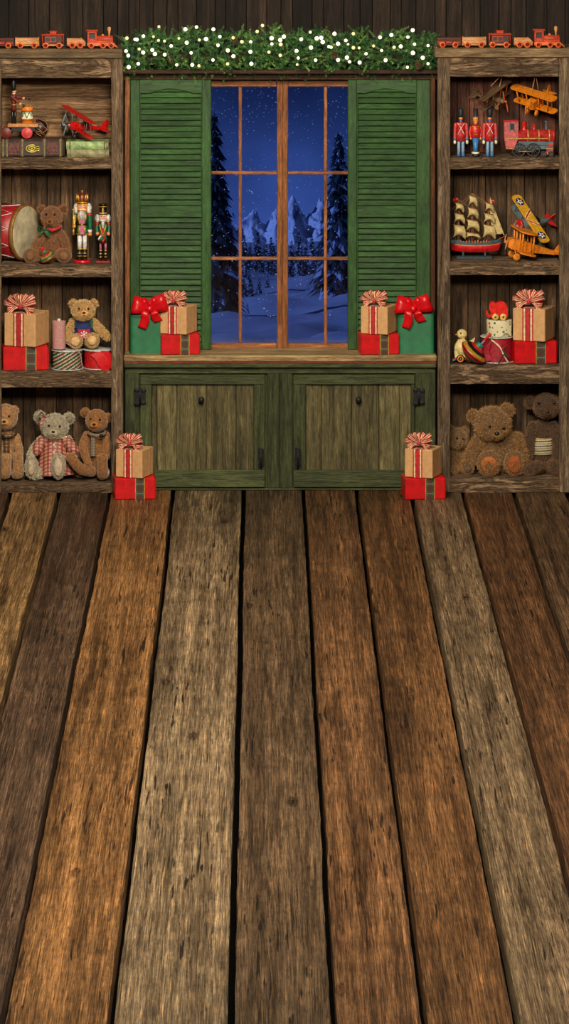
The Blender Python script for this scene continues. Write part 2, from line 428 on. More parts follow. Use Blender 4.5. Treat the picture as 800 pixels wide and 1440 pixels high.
w = bpy.data.worlds.new('night_sky'); sc.world = w; w.use_nodes = True; nt = w.node_tree; nt.nodes.clear()
wo = nt.nodes.new('ShaderNodeOutputWorld'); bg = nt.nodes.new('ShaderNodeBackground'); nt.links.new(bg.outputs[0], wo.inputs[0])
tc = nt.nodes.new('ShaderNodeTexCoord'); sp = nt.nodes.new('ShaderNodeSeparateXYZ'); nt.links.new(tc.outputs['Generated'], sp.inputs[0])
mr = nt.nodes.new('ShaderNodeMapRange'); mr.inputs[1].default_value = -.125; mr.inputs[2].default_value = -.075
nt.links.new(sp.outputs[2], mr.inputs[0])
cl = nt.nodes.new('ShaderNodeTexNoise'); cl.inputs['Scale'].default_value = 28; cl.inputs['Detail'].default_value = 6; nt.links.new(tc.outputs['Generated'], cl.inputs['Vector'])
ad = nt.nodes.new('ShaderNodeMath'); ad.operation = 'MULTIPLY_ADD'; ad.inputs[1].default_value = .9; nt.links.new(cl.outputs['Fac'], ad.inputs[0])
sb = nt.nodes.new('ShaderNodeMath'); sb.operation = 'SUBTRACT'; sb.inputs[1].default_value = .45; nt.links.new(mr.outputs[0], sb.inputs[0]); nt.links.new(sb.outputs[0], ad.inputs[2])
rp = nt.nodes.new('ShaderNodeValToRGB'); nt.links.new(ad.outputs[0], rp.inputs[0])
e = rp.color_ramp.elements; e.new(.5)
e[0].position = .0; e[0].color = lin((58, 88, 172)); e[1].position = .5; e[1].color = lin((34, 54, 112)); e[2].position = 1; e[2].color = lin((10, 20, 54))
nt.links.new(rp.outputs[0], bg.inputs[0]); bg.inputs[1].default_value = 1.0

def area(name, loc, target, size, power, col, sy=None):
    l = bpy.data.lights.new(name, 'AREA'); l.energy = power; l.size = size; l.color = col
    if sy: l.shape = 'RECTANGLE'; l.size_y = sy
    o = bpy.data.objects.new(name, l); C.objects.link(o); o.location = loc
    o.rotation_euler = (V(target) - V(loc)).to_track_quat('-Z', 'Y').to_euler(); return o
area('front_added_key', (-.5, -4.6, 4.7), (0.1, 0, 1.1), 1.0, 285, (1, .88, .69))  # added warm key light on the wall, has no fixture
area('middle_added_light', (-.2, -8.0, 4.75), (0, -7.0, 0), 2.2, 330, (1, .91, .76), 4.0)  # unseen area light added to brighten the floor
area('rear_added_fill', (.3, -9.8, 4.85), (0, 0, .9), 1.6, 730, (1, .89, .70))  # fill light added to reach into the shelf compartments, no real lamp here
mo = bpy.data.lights.new('moon', 'SUN'); mo.energy = 1.7; mo.color = (.20, .34, 1); mo.angle = .02
mo_o = bpy.data.objects.new('moon', mo); C.objects.link(mo_o); mo_o.location = (0, 20, 30)
mo_o.rotation_euler = V((.8, .30, -.36)).to_track_quat('-Z', 'Y').to_euler()

# ------------------------------------------------------------------ room shell
XL, XR, YN, YB2, ZC = -560, 600, -5800, 84, 1190       # room extents in units
def struct(name, mb, mats, **k): return tag(mb.build(name, mats, **k), kind='structure')

# floor planks with gaps and ragged edges
seams = [-560, -497, -424, -351, -283, -212, -123, -25, 60, 134, 210, 283, 354, 428, 505, 600]
pcol = [(110, 84, 60), (120, 90, 64), (106, 82, 60), (164, 130, 86), (104, 82, 64), (156, 114, 70), (154, 132, 102), (114, 92, 68), (128, 92, 60), (126, 90, 56), (144, 122, 94), (116, 82, 54), (122, 96, 70), (110, 84, 60), (110, 84, 60)]
mb = MB(); R = random.Random(3)
off = []
YS = [84 - i * 38 for i in range(90)]
for i in range(len(seams)): off.append([R.uniform(-.3, .3) + 1.6 * noise.noise(V((i * 9.1, y * .003, 0))) + .8 * noise.noise(V((i * 5.1, y * .03, 4))) for y in YS])
for i in range(len(seams) - 1):
    mb.pc = tuple(lin(pcol[i])[:3]); mb.tint = (i * .37) % 1
    gl = 3.0 + .6 * math.sin(i * 2.1); vs = []; fs = []
    for j, y in enumerate(YS):
        a = seams[i] + gl + off[i][j] + .5 * noise.noise(V((i, y * .1, 9))); b = seams[i + 1] - 2.8 + off[i + 1][j] + .5 * noise.noise(V((i, y * .1, 19)))
        vs += [(a, y, -26), (a, y, -.9), (a + 1.3, y, 0), (b - 1.3, y, 0), (b, y, -.9), (b, y, -26)]
    for j in range(len(YS) - 1):
        for k in range(5): fs.append((j * 6 + k, j * 6 + k + 1, (j + 1) * 6 + k + 1, (j + 1) * 6 + k))
    mb.add(vs, fs, 0)
mb.pc = (.004, .004, .004); mb.tint = .5
mb.box(XL, XR, YN, 84, -32, -26, mi=1)
mb.box(XL, XR, YN, YS[-1], -26, 0, mi=1)
struct('floor', mb, [floor_w, paint('dark_subfloor', (9, 8, 7), 1, spec=0)])

# back wall: vertical boards around the window opening
mb = MB(); x = XL; R = random.Random(5)
while x < XR:
    wd = R.uniform(15, 30); x1 = min(x + wd, XR); mb.tint = R.random()
    y0 = YB2 + R.uniform(0, 2)
    l = at(291, 0, YB2).x; r = at(496, 0, YB2).x; zt = at(0, 110, YB2).z; zb = at(0, 498, YB2).z
    if x1 < l or x > r: mb.box(x + .4, x1 - .4, y0, YB2 + 30, -40, ZC, .5)
    else:
        mb.box(x + .4, x1 - .4, y0, YB2 + 30, zt, ZC, .5); mb.box(x + .4, x1 - .4, y0, YB2 + 30, -40, zb, .5)
        if x < l: mb.box(x + .4, l, y0, YB2 + 30, zb, zt, 0)
        if x1 > r: mb.box(r, x1 - .4, y0, YB2 + 30, zb, zt, 0)
    x = x1
mb.tint = .3
zt = at(0, 110, YB2).z; zb = at(0, 498, YB2).z; l = at(291, 0, YB2).x; r = at(496, 0, YB2).x
for a in ((XL, l, -40, ZC), (r, XR, -40, ZC), (l, r, zt, ZC), (l, r, -40, zb)): mb.box(a[0], a[1], YB2 + 30, YB2 + 36, a[2], a[3])
struct('wall_back', mb, wall_w)
mb = MB(); mb.box(XL - 12, XL, YN, YB2 + 36, -40, ZC); struct('wall_left', mb, wall_w)
mb = MB(); mb.box(XR, XR + 12, YN, YB2 + 36, -40, ZC); struct('wall_right', mb, wall_w)
mb = MB(); mb.box(XL - 12, XR + 12, YN - 12, YN, -40, ZC); struct('wall_front', mb, wall_w)
mb = MB(); mb.box(XL - 12, XR + 12, YN - 12, YB2 + 36, ZC, ZC + 12); struct('ceiling', mb, wall_w)

# ------------------------------------------------------------------ window
YW = 62
def wx(px): return at(px, 0, YW).x
def wz(py): return at(0, py, YW).z
win = thing('window_1', None, None, (0, 0, 0)); win['kind'] = 'structure'
def wpart(name, boxes, mat, y0=YW, y1=YW + 14, b=1.0):
    mb = MB()
    for i, (a, c, d, e2) in enumerate(boxes): mb.tint = (i * .31 + a * .013) % 1; mb.box(wx(a), wx(c), y0, y1, wz(e2), wz(d), b)
    return mb.build(name, mat, win)
wpart('sash_stile', [(286, 297, 113, 495), (389.5, 397, 113, 495)], win_w); wpart('sash_stile', [(396.6, 405, 113, 495), (489, 501, 113, 495)], win_w)
wpart('sash_rail', [(286, 389, 113, 122)], winh_w); wpart('sash_rail', [(405, 501, 113, 122)], winh_w)
wpart('sash_rail', [(286, 389, 483.5, 495)], winh_w); wpart('sash_rail', [(405, 501, 483.5, 495)], winh_w)
wpart('glazing_bar', [(335.5, 340, 121, 484)], win_w, YW + 3, YW + 12, .8); wpart('glazing_bar', [(455.5, 460, 121, 484)], win_w, YW + 3, YW + 12, .8)
for a, c in ((296, 390), (404, 490)):
    for z in (241.5, 362): wpart('glazing_bar', [(a, c, z, z + 4.2)], winh_w, YW + 2, YW + 11.5, .8)
t = NT('window_glass'); t.t.nodes.remove(t.b)
tr = t.n('ShaderNodeBsdfTransparent'); gl = t.n('ShaderNodeBsdfGlossy'); gl.inputs['Roughness'].default_value = .02
mx = t.n('ShaderNodeMixShader'); fr = t.n('ShaderNodeFresnel'); fr.inputs[0].default_value = 1.3
t.t.links.new(fr.outputs[0], mx.inputs[0]); t.t.links.new(tr.outputs[0], mx.inputs[1]); t.t.links.new(gl.outputs[0], mx.inputs[2]); t.t.links.new(mx.outputs[0], t.out.inputs[0])
glass = t.m
for a, c in ((296, 336), (340, 390), (404, 456), (460, 491)):
    for d, e2 in ((121, 242), (246, 362), (366, 485)):
        wpart('glass_pane', [(a, c, d, e2)], glass, YW + 6.6, YW + 7.2, 0)
# jamb lining behind, dark trims
mb = MB()
mb.box(wx(289), wx(291.5), YW + 12, YB2 + 36, wz(497), wz(110)); mb.box(wx(495.5), wx(498), YW + 12, YB2 + 36, wz(497), wz(110))
mb.box(wx(289), wx(498), YW + 12, YB2 + 36, wz(112), wz(109)); mb.box(wx(289), wx(498), YW + 12, YB2 + 36, wz(499), wz(496))
mb.build('jamb', win_w, win)
mb = MB(); mb.box(at(175.5, 0, 40).x, at(182.5, 0, 40).x, 40, YB2, at(0, 499, 40).z, at(0, 108, 40).z, 1); mb.tint = .2
struct('trim_1', mb, win_w)
mb = MB(); mb.box(at(605.5, 0, 40).x, at(612, 0, 40).x, 40, YB2, at(0, 499, 40).z, at(0, 108, 40).z, 1); struct('trim_2', mb, wood('brown_trim', (50, 28, 16), (110, 64, 34), 'z', 1.2, 12, .1))
mb = MB(); mb.tint = .2
mb.box(at(171, 0, 30).x, at(619, 0, 30).x, 28, YB2, at(0, 104, 30).z, at(0, 98, 30).z, 1); mb.tint = .9
mb.box(at(172, 0, 40).x, at(617, 0, 40).x, 44, YB2, at(0, 112.5, 40).z, at(0, 104, 40).z, .8)
struct('trim_3', mb, beam_w)

# ------------------------------------------------------------------ shutters
def shutter(px0, px1, label, flip):
    Y0 = 46; k = (D + Y0) / D; zb = SILLZ
    root = thing('louvered_shutter', label, 'shutter', ((px0 - CX) * k, Y0, zb), 'green shutters beside the window')
    W = (px1 - px0) * k; H = at(0, 112, Y0).z - zb
    def Z(py): return at(0, py, Y0).z - zb
    il, ir = (14, 13.5) if not flip else (13, 20)
    for x0, x1 in ((0, il), (W - ir, W)):
        mb = MB(); mb.tint = R.random(); mb.box(x0, x1, 0, 10, 0.3, H, 1); mb.build('stile', grn, root)
    # top rail with arched lower edge
    mb = MB(); n = 14; poly = [(il, H), (W - ir, H)] + [(W - ir - (W - ir - il) * i / n, Z(131 - 6.5 * math.sin(PI * min(1, max(0, (i - 2) / (n - 4))))) ) for i in range(n + 1)]
    mb.prism(poly, .6, 9.5); mb.build('top_rail', grnh, root)
    mb = MB(); mb.box(il, W - ir, .6, 9.5, Z(305.5), Z(289.5), .6); mb.build('middle_rail', grnh, root)
    mb = MB(); mb.box(il, W - ir, .6, 9.5, 0.3, Z(482), .6); mb.build('bottom_rail', grnh, root)
    for a, b in ((124, 290), (305, 482)):
        mb = MB(); z = Z(b) + 5
        while z < Z(a) + 1:
            mb.tint = R.random(); mb.T = Matrix.Translation((0, 5, z)) @ Matrix.Rotation(math.radians(58), 4, 'X')
            mb.box(il - .5, W - ir + .5, -4.6, 4.6, -.7, .7, .4); z += 8.05
        mb.T = Matrix.Identity(4)
        mb.build('louvers', grnh, root)
    # moulding bead round each louvre panel
    for a, b in ((131, 289.5), (305.5, 482)):
        mb = MB(); bw = 1.2
        mb.box(il, il + bw, -.4, 2, Z(b), Z(a), .3); mb.build('bead', grn, root); mb = MB(); mb.box(W - ir - bw, W - ir, -.4, 2, Z(b), Z(a), .3); mb.build('bead', grn, root)
SILLZ = at(0, 500, -8).z
shutter(183, 297, 'green louvered shutter left of the window, its top under the garland', False)
shutter(489, 605, 'green louvered shutter right of the window, its top under the garland', True)

# ------------------------------------------------------------------ worktop and base cabinet
def bx(px0, px1, py0, py1, y0, y1, mb, b=1.0, mi=0, tint=None):
    mb.tint = R.random() if tint is None else tint
    mb.box(at(px0, 0, y0).x, at(px1, 0, y0).x, y0, y1, at(0, py1, y0).z, at(0, py0, y0).z, b, mi)
wt = thing('worktop', 'long honey wood worktop with green edge under the window', 'worktop', (at(395, 0).x, 30, SILLZ))
ox = V((at(395, 0).x, 30, SILLZ))
def sub(mb): 
    mb.v = [p - ox for p in mb.v]; return mb
mb = MB(); bx(174, 614, 500, 509, -8, 83, mb, 1.5); sub(mb).build('wooden_top', sill_w, wt)
mb = MB(); bx(174.5, 613.5, 509, 510.4, -6.5, 60, mb, .2); sub(mb).build('red_line', paint('faded_red_line', (120, 40, 30), .7), wt)
mb = MB(); bx(174.5, 613.5, 510.4, 517.5, -6, 60, mb, 1.2); sub(mb).build('green_edge', cab_h, wt)

cab = thing('base_cabinet', 'worn green two-door cabinet under the window worktop', 'cabinet', (at(395, 0).x, 30, 0)); ox = V((at(395, 0).x, 30, 0))
def cpart(name, boxes, mat, y0=0, y1=8, b=.9, par=None):
    mb = MB()
    for q in boxes: bx(*q, y0, y1, mb, b)
    return sub(mb).build(name, mat, par or cab)
cpart('carcass', [(175.5, 612.5, 517.5, 686)], cab_g, 7, 80, 0)
cpart('top_rail', [(176, 612, 517.5, 525.5)], cab_h, 1, 8)
cpart('bottom_rail', [(176, 612, 686, 689.6)], cab_h, 1, 8)
cpart('side_stile', [(176, 196, 525.5, 686.5)], cab_g, 0.5, 8); cpart('side_stile', [(584, 612, 525.5, 686.5)], cab_g, .5, 8)
cpart('centre_stile', [(376, 392.5, 525.5, 686.5)], cab_g, .5, 8); cpart('centre_stile', [(393.2, 411, 525.5, 686.5)], cab_g, .5, 8)
def cdoor(x0, x1, hx, lx, kx, first):
    d = cpart('door', [(x0, x1 - .0, 527, 528)], cab_h, 2, 8)
    i0, i1 = (213, 357) if first else (430, 578)
    par = d
    cpart('door_rail', [(x0, x1, 528, 541)], cab_h, -2, 6, par=par)
    cpart('door_rail', [(x0, x1, 661.5, 685.5)], cab_h, -2, 6, par=par)
    cpart('door_stile', [(x0, i0, 541, 661.5)], cab_g, -2, 6, par=par)
    cpart('door_stile', [(i1, x1, 541, 661.5)], cab_g, -2, 6, par=par)
    xs = [i0, 221, 248.5, 290, 332, i1] if first else [i0, 452, 494, 533, 562, i1]
    cpart('door_panel', [(a + .25, c - .25, 541, 662) for a, c in zip(xs, xs[1:])], cab_p, 2.5, 6, 1.1, par)
    mb = MB(); p = at(kx, 562, 0); mb.lathe([(0, 0), (1.6, 0), (1.6, 2.5), (3, 3.4), (4.6, 5.5), (4.4, 7.5), (2.6, 8.8), (0, 9.2)], (p.x, 2.5, p.z), (0, -1, 0), 18)
    sub(mb).build('knob', blkm, par)
    for nm, cx, ay, by, wd in (('hinge', hx, 545, 570, 15), ('latch', lx, 629, 659, 8)):
        mb = MB(); p = at(cx, (ay + by) / 2, 0); h = (by - ay) / 2
        mb.box(p.x - wd / 2, p.x - .8, -3.4, -1.9, p.z - h, p.z + h, .5); mb.box(p.x + .8, p.x + wd / 2, -3.4, -1.9, p.z - h * .85, p.z + h * .9, .5)
        mb.cyl((p.x, -3.6, p.z - h * .92), (p.x, -3.6, p.z + h * .92), 1.6, seg=10)
        for sx in (-1, 1):
            for sz in (-.6, 0, .6): mb.ell((p.x + sx * wd * .3, -3.8, p.z + sz * h), .9, .7, .9, 8, 5)
        if nm == 'hinge':
            for sz in (-.75, .75): mb.ell((p.x - wd * .3, -3.2, p.z + sz * h), wd * .28, .9, 3.4, 10, 6); mb.ell((p.x + wd * .3, -3.2, p.z + sz * h * .9), wd * .26, .9, 3.2, 10, 6)
        sub(mb).build(nm, blkm, par)
cdoor(197, 372.5, 197, 367, 283, True)
cdoor(412.5, 583, 589, 419, 504, False)

# ------------------------------------------------------------------ shelving cases
YF, YBK = -18, 58
LS = dict(cap=(69, 82), head=(82, 110), boards=[(222, 238), (372, 390), (522, 545), (680, 695)])
RS = dict(cap=(68, 81), head=(81, 108), boards=[(222, 238), (368, 387), (513, 540), (672, 693)])
def case(px0, px1, sw, d, label, backs):
    cx = at((px0 + px1) / 2, 0, YF).x
    r = thing('bookcase', label, 'bookcase', (cx, YF + 20, 0)); o = V((cx, YF + 20, 0))
    def bld(mb, name, mat): mb.v = [p - o for p in mb.v]; return mb.build(name, mat, r)
    def zz(py): return max(0, at(0, py, YF).z)
    a, b2 = at(px0, 0, YF).x, at(px1, 0, YF).x
    mb = MB(); bx(px0 - 4, px1 - 1 if px0 < 300 else px1 + 4, d['cap'][0], d['cap'][1], YF - 3, YBK + 4, mb, 1.2); bld(mb, 'top_board', cap_w)
    for x0, x1 in ((a, a + sw), (b2 - sw, b2)):
        mb = MB(); mb.tint = R.random(); mb.box(x0, x1, YF, YF + 12, 0.1, zz(d['cap'][1]), 1.2); bld(mb, 'post', stile_w)
    for x0, x1 in ((a + 2, a + sw - 3), (b2 - sw + 3, b2 - 2)):
        mb = MB(); mb.tint = R.random(); mb.box(x0, x1, YF + 12, YBK, 0.1, zz(d['cap'][1]), .5); bld(mb, 'side_panel', back_w)
    mb = MB(); mb.tint = R.random(); mb.box(a + sw, b2 - sw, YF + .6, YF + 10, zz(d['head'][1]), zz(d['head'][0]), 1.2); bld(mb, 'header', shelf_w)
    for q in d['boards']:
        mb = MB(); mb.tint = R.random()
        z0, z1 = zz(q[1]), zz(q[0]); nx = 40
        # front edge slightly ragged: eroded timber
        def fn(u, v):
            x = a + sw + (b2 - a - 2 * sw) * u; zc = z0 + (z1 - z0) * v
            wob = 1.3 * noise.noise(V((x * .05, zc * .35, q[0]))) + .8 * noise.noise(V((x * .15, zc * .8, q[0])))
            edge = 1.6 * (abs(v - .5) * 2) ** 6
            return V((x, YF + 1.6 - wob + edge, zc + (1.2 * noise.noise(V((x * .06, 3, q[0]))) if v < .02 else 0)))
        mb.sheet(fn, nx, 12)
        mb.box(a + sw, b2 - sw, YF + 3, YBK, z0, z1 - .02, 0)
        bld(mb, 'shelf', shelf_w)
    zs = [d['head'][1]] + [v for q in d['boards'] for v in q]
    tops = [d['cap'][1]] + [q[1] for q in d['boards'][:3]]; bots = [q[0] for q in d['boards']]
    for i, kind in enumerate(backs):
        mb = MB(); z0 = zz(bots[i]); z1 = zz(tops[i])
        if kind == 'h':
            z = z0
            while z < z1:
                h = R.uniform(14, 24); mb.tint = R.random(); mb.box(a + 3, b2 - 3, YBK - 2 + R.uniform(0, 1.4), YBK + 2, z + .3, min(z + h, z1) - .3, .6); z += h
        else:
            x = a + 3
            while x < b2 - 3:
                h = R.uniform(16, 34); mb.tint = R.random(); mb.box(x + .4, min(x + h, b2 - 3) - .4, YBK - 2 + R.uniform(0, 1.4), YBK + 2, z0, z1, .6); x += h
        if kind == 'r':
            bld(mb, 'back_boards', wood('reddish_back_boards', (76, 44, 36), (136, 90, 72), 'z', 1.2, 12, .3, .5, .8, .5, tintamp=.7))
        else: bld(mb, 'back_boards', backh_w if kind == 'h' else back_w)
    return r
case(-15, 173, 16.5, LS, 'weathered wooden bookcase of toys left of the window', 'hvvv')
case(615.5, 804, 17.5, RS, 'weathered wooden bookcase of toys right of the window', 'rvvv')
def lz(i): return at(0, LS['boards'][i][0], YF).z
def rz_(i): return at(0, RS['boards'][i][0], YF).z
LTOP = at(0, LS['cap'][0], YF - 3).z; RTOP = at(0, RS['cap'][0], YF - 3).z
def X(px, y=0): return (px - CX) * (D + y) / D

# ------------------------------------------------------------------ wrapped gifts
def loop(c, d, L, puff, w0, w1, R=None, tilt=.0):
    """a ribbon loop lying fanwise: runs out along d and folds back in front; its width lies across d"""
    d = V(d).normalized(); wv = V((0, -1, 0)).cross(d).normalized(); wv = (wv + V((0, -1, 0)) * tilt).normalized(); f = V((0, -1, 0))
    P = [c + f * 1, c + d * L * .45 - f * puff * .2, c + d * L * .92 + f * puff * .1, c + d * L * 1.0 + f * puff * .75, c + d * L * .75 + f * puff * 1.15, c + d * L * .35 + f * puff * .9, c + f * puff * .5]
    return P, wv, [w0, w1, w1 * 1.1, w1, w1 * .9, w1 * .7, w0]
def bow(root, c, sc_=1.0, name='bow', seed=2):
    R = random.Random(seed); mb = MB(); c = V(c); stripe = [0, 1, 0, 1, 0]
    for a, L in ((12, 21), (168, 21), (38, 20), (142, 20), (66, 15), (114, 15), (92, 13), (-14, 17), (194, 17)):
        a = math.radians(a + R.uniform(-7, 7)); d = V((math.cos(a), R.uniform(-.25, .25), math.sin(a)))
        P, wv, ws = loop(c + V((0, R.uniform(-2, 2), 0)), d, L * sc_ * R.uniform(.9, 1.08), 6 * sc_ * R.uniform(.8, 1.2), 2.5 * sc_, 7 * sc_, tilt=R.uniform(-.5, .5))
        mb.ribbon(P, wv, ws, stripe, 22)
    for sx in (-1, 1):   # tails
        P = [c, c + V((sx * 7, -6, -2)) * sc_, c + V((sx * 12, -8, -7)) * sc_, c + V((sx * 16, -7, -11)) * sc_]
        mb.ribbon(P, V((.4, .1, sx * .8)), [3 * sc_, 6.5 * sc_], stripe, 12)
    for i in range(9):   # jute strands
        a = R.uniform(-.3, PI + .3); d = V((math.cos(a), R.uniform(-.6, .2), math.sin(a) * .8)) * R.uniform(9, 20) * sc_
        mb.tube(spline([c, c + d * .5 + V((0, -2, 3)), c + d], 8), .35, 5, mi=2)
    mb.ell(c + V((0, -6, 0)) * sc_, 3.0 * sc_, 2.4 * sc_, 2.8 * sc_, mi=0)
    return mb.build(name, [redr, creamr, paint('jute', (150, 110, 64), .9)], root)

def kraft_gift():
    r = thing('kraft_gift_box', '', 'gift', (0, 0, 0)); W = 20; H = 38.5
    mb = MB(); mb.box(-W, W, -W, W, 0, H, .9); mb.build('box', kraft, r)
    mb = MB(); mb.box(-W - .25, W + .25, W * .45, W * .5, 0.3, H + .2, 0)  # folded paper seam on the side
    mb.build('paper_fold', paint('kraft_fold', (150, 112, 72), .8), r)
    mb = MB(); x = -8
    for wd, mi in ((1.6, 0), (2.0, 1), (1.0, 2), (4.4, 0), (1.0, 2), (2.0, 1), (1.6, 0)):
        mb.box(x, x + wd, -W - .5, -W - .05, .2, H + .5, 0, mi); mb.box(x, x + wd, -W - .5, W + .5, H + .05, H + .5, 0, mi); mb.box(x, x + wd, W + .05, W + .5, .2, H + .5, 0, mi); x += wd
    mb.build('ribbon', [redr, creamr, dkr], r)
    bow(r, (-1, -11, H + 8), .97)
    return r
def red_gift():
    r = thing('red_gift_box', '', 'gift', (0, 0, 0)); W = 28; dY = 21; H = 29
    mb = MB()
    def face(u, v):  # softly creased foil wrap
        return V((-W + 2 * W * u, -dY - .5 * math.sin(u * 9) * math.sin(PI * v) , H * v))
    mb.box(-W, W, -dY, dY, 0, H, 1.4); mb.build('box', redp, r)
    mb = MB(); x = 0
    for wd, mi in ((.9, 1), (11.2, 0), (.9, 1)):
        mb.box(x, x + wd, -dY - .5, -dY - .05, .2, H + .5, 0, mi); mb.box(x, x + wd, -dY - .5, dY + .5, H + .05, H + .5, 0, mi); mb.box(x, x + wd, dY + .05, dY + .5, .2, H, 0, mi); x += wd
    mb.build('tartan_ribbon', [tart, gold], r)
    mb = MB(); mb.prism([(W + .1, 0), (W + .6, H * .5), (W + .1, H), (W - .5, H * .5)], -dY * .9, dY * .9); mb.build('end_fold', redp, r)
    return r
K = kraft_gift(); G = red_gift()
placed = {'k': False, 'g': False}
def put(kind, px, z, y, label, scale=1.0):
    src, grp, rz = (K, 'kraft paper gifts with striped bows', math.radians(-21)) if kind == 'k' else (G, 'red foil gifts with tartan ribbon', math.radians(6))
    loc = (X(px, y), y, z)
    if not placed[kind]:
        placed[kind] = True; src.location = V(loc) * S; src['label'] = label; src['group'] = grp; src.scale = (scale,) * 3; src.rotation_euler[2] = rz; return src
    return dup(src, loc, label, grp, scale, rz)
# floor pairs
put('g', 188.5, 0, -48, 'red foil gift with tartan ribbon on the floor at the cabinet left end', 1.02)
put('k', 189, 29 * 1.02 + .6, -48, 'kraft paper gift with striped bow on the red gift on the floor, left', 1.0)
put('g', 595, 0, -48, 'red foil gift with tartan ribbon on the floor at the cabinet right end', 1.02)
put('k', 595, 29 * 1.02 + .6, -48, 'kraft paper gift with striped bow on the red gift on the floor, right', 1.02)
# worktop pairs
put('g', 252, SILLZ, 19, 'red foil gift with tartan ribbon on the worktop, left window side', .97)
put('k', 251, SILLZ + 29 * .97 + .6, 19, 'kraft paper gift with striped bow on the worktop, left window side', 1.0)
put('g', 531.5, SILLZ, 19, 'red foil gift with tartan ribbon on the worktop, right window side', .97)
put('k', 532.5, SILLZ + 29 * .97 + .6, 19, 'kraft paper gift with striped bow on the worktop, right window side', 1.0)
# shelf pairs
put('g', 35, lz(2), 10, 'red foil gift with tartan ribbon on left bookcase third shelf', 1.14)
put('k', 37.5, lz(2) + 29 * 1.14 + .6, 10, 'large kraft paper gift with striped bow on left bookcase third shelf', 1.2)
put('g', 749.5, rz_(2), 12, 'red foil gift with tartan ribbon on right bookcase third shelf', 1.08)
put('k', 750.5, rz_(2) + 29 * 1.08 + .6, 12, 'large kraft paper gift with striped bow on right bookcase third shelf', 1.18)

# tall green gifts with big red satin bows
def green_gift(px, w, label, mir):
    r = thing('green_gift_box', label, 'gift', (X(px, 24), 24, SILLZ), 'green gifts with red satin bows', math.radians(-5 * mir))
    H = 58; n = 24
    mb = MB()
    def side(k):
        vs = []; fs = []; N = 40; M = 12
        for j in range(M + 1):
            for i in range(N):
                a = i / N * 4; q = int(a); t = a - q; c = [(-1, -1), (1, -1), (1, 1), (-1, 1), (-1, -1)]
                x = c[q][0] + (c[q + 1][0] - c[q][0]) * t; y = c[q][1] + (c[q + 1][1] - c[q][1]) * t
                ro = 1 - .05 * (abs(x) * abs(y)) ** 6; z = H * j / M
                wob = 1 + .012 * noise.noise(V((x * 3, y * 3, z * .03))) + .008 * math.sin(i * 1.3 + z * .02)
                vs.append((x * w / 2 * ro * wob, y * 17 * ro * wob, z))
        for j in range(M):
            for i in range(N): fs.append((j * N + i, j * N + (i + 1) % N, (j + 1) * N + (i + 1) % N, (j + 1) * N + i))
        fs.append(tuple(range(M * N, M * N + N)))
        mb.add(vs, fs, 0, True)
    side(0); mb.build('box', satd, r)
    mb = MB(); c = V((mir * -3, -14, H + 6))
    for sx, L, el, w1 in ((-1, 25, 14, 23), (1, 26, 20, 25), (-1, 16, 40, 15), (1, 17, 44, 16)):
        a = math.radians(el); d = V((sx * math.cos(a), 0, math.sin(a)))
        P, wv, ws = loop(c, d, L, 11 if L > 20 else 8, 6, w1, tilt=.12); mb.ribbon(P, wv, ws, (0, 0, 0), 26)
    for sx, e in ((-1, V((-11, -7, -27))), (1, V((13, -6, -18)))):
        P = [c, c + V((sx * 6, -11, -5)), c + e * .6 + V((0, -5, 0)), c + e]
        mb.ribbon(P, V((1, -.1, .35 * sx)), [5, 13, 12], (0, 0, 0), 14)
    mb.ell(c + V((0, -9, 0)), 5, 4, 5)
    b = mb.build('satin_bow', satin, r)
    md = b.modifiers.new('cloth_thickness', 'SOLIDIFY'); md.thickness = .5 * S
    return r
green_gift(206, 48, 'tall green wrapped gift with red satin bow on the worktop, left end', -1)
green_gift(585, 52, 'tall green wrapped gift with red satin bow on the worktop, right end', 1)

# ------------------------------------------------------------------ wooden trains on the bookcase tops
def wheel(mb, x, z, r, y0, y1, mi=0, hub=1):
    mb.lathe([(0, 0), (r - .6, 0), (r, .5), (r, y1 - y0 - .5), (r - .6, y1 - y0), (0, y1 - y0)], (x, y1, z), (0, -1, 0), 20, mi)
    mb.lathe([(r * .62, 0), (r * .62, .35), (r * .42, .35), (r * .42, 0)], (x, y0, z), (0, -1, 0), 16, hub)
    mb.lathe([(r * .22, 0), (r * .22, .6), (0, .7)], (x, y0, z), (0, -1, 0), 10, hub)
def wheels(r, xs, rad=4.4):
    for x in xs:
        for a, b in ((-7, -4.6), (4.6, 7)):
            mb = MB(); wheel(mb, x, rad, rad, a, b); mb.build('wheel', [orw, rdw], r)
def car_red():
    r = thing('toy_train_wagon', '', 'toy train', (0, 0, 0))
    mb = MB(); mb.box(-17, 17, -5, 5, 3.4, 6, .5); mb.build('chassis', drw, r)
    mb = MB(); mb.box(-15.5, 15.5, -6, 6, 6, 9, .5, 0); mb.box(-17, 17, -6.5, 6.5, 10.8, 15, .5, 1)
    for x in (-16, -5, 5, 16): mb.box(x - .9, x + .9, -6, 6, 6, 11, 0, 1)
    mb.box(-15, 15, -5, 5, 8.6, 11, 0, 1); mb.build('body', [rdw, drw], r)
    wheels(r, (-9, 9)); mb = MB(); mb.tube([(15, 0, 4.5), (20, 0, 4.5)], .7, 6); mb.build('coupling', blkm, r); return r
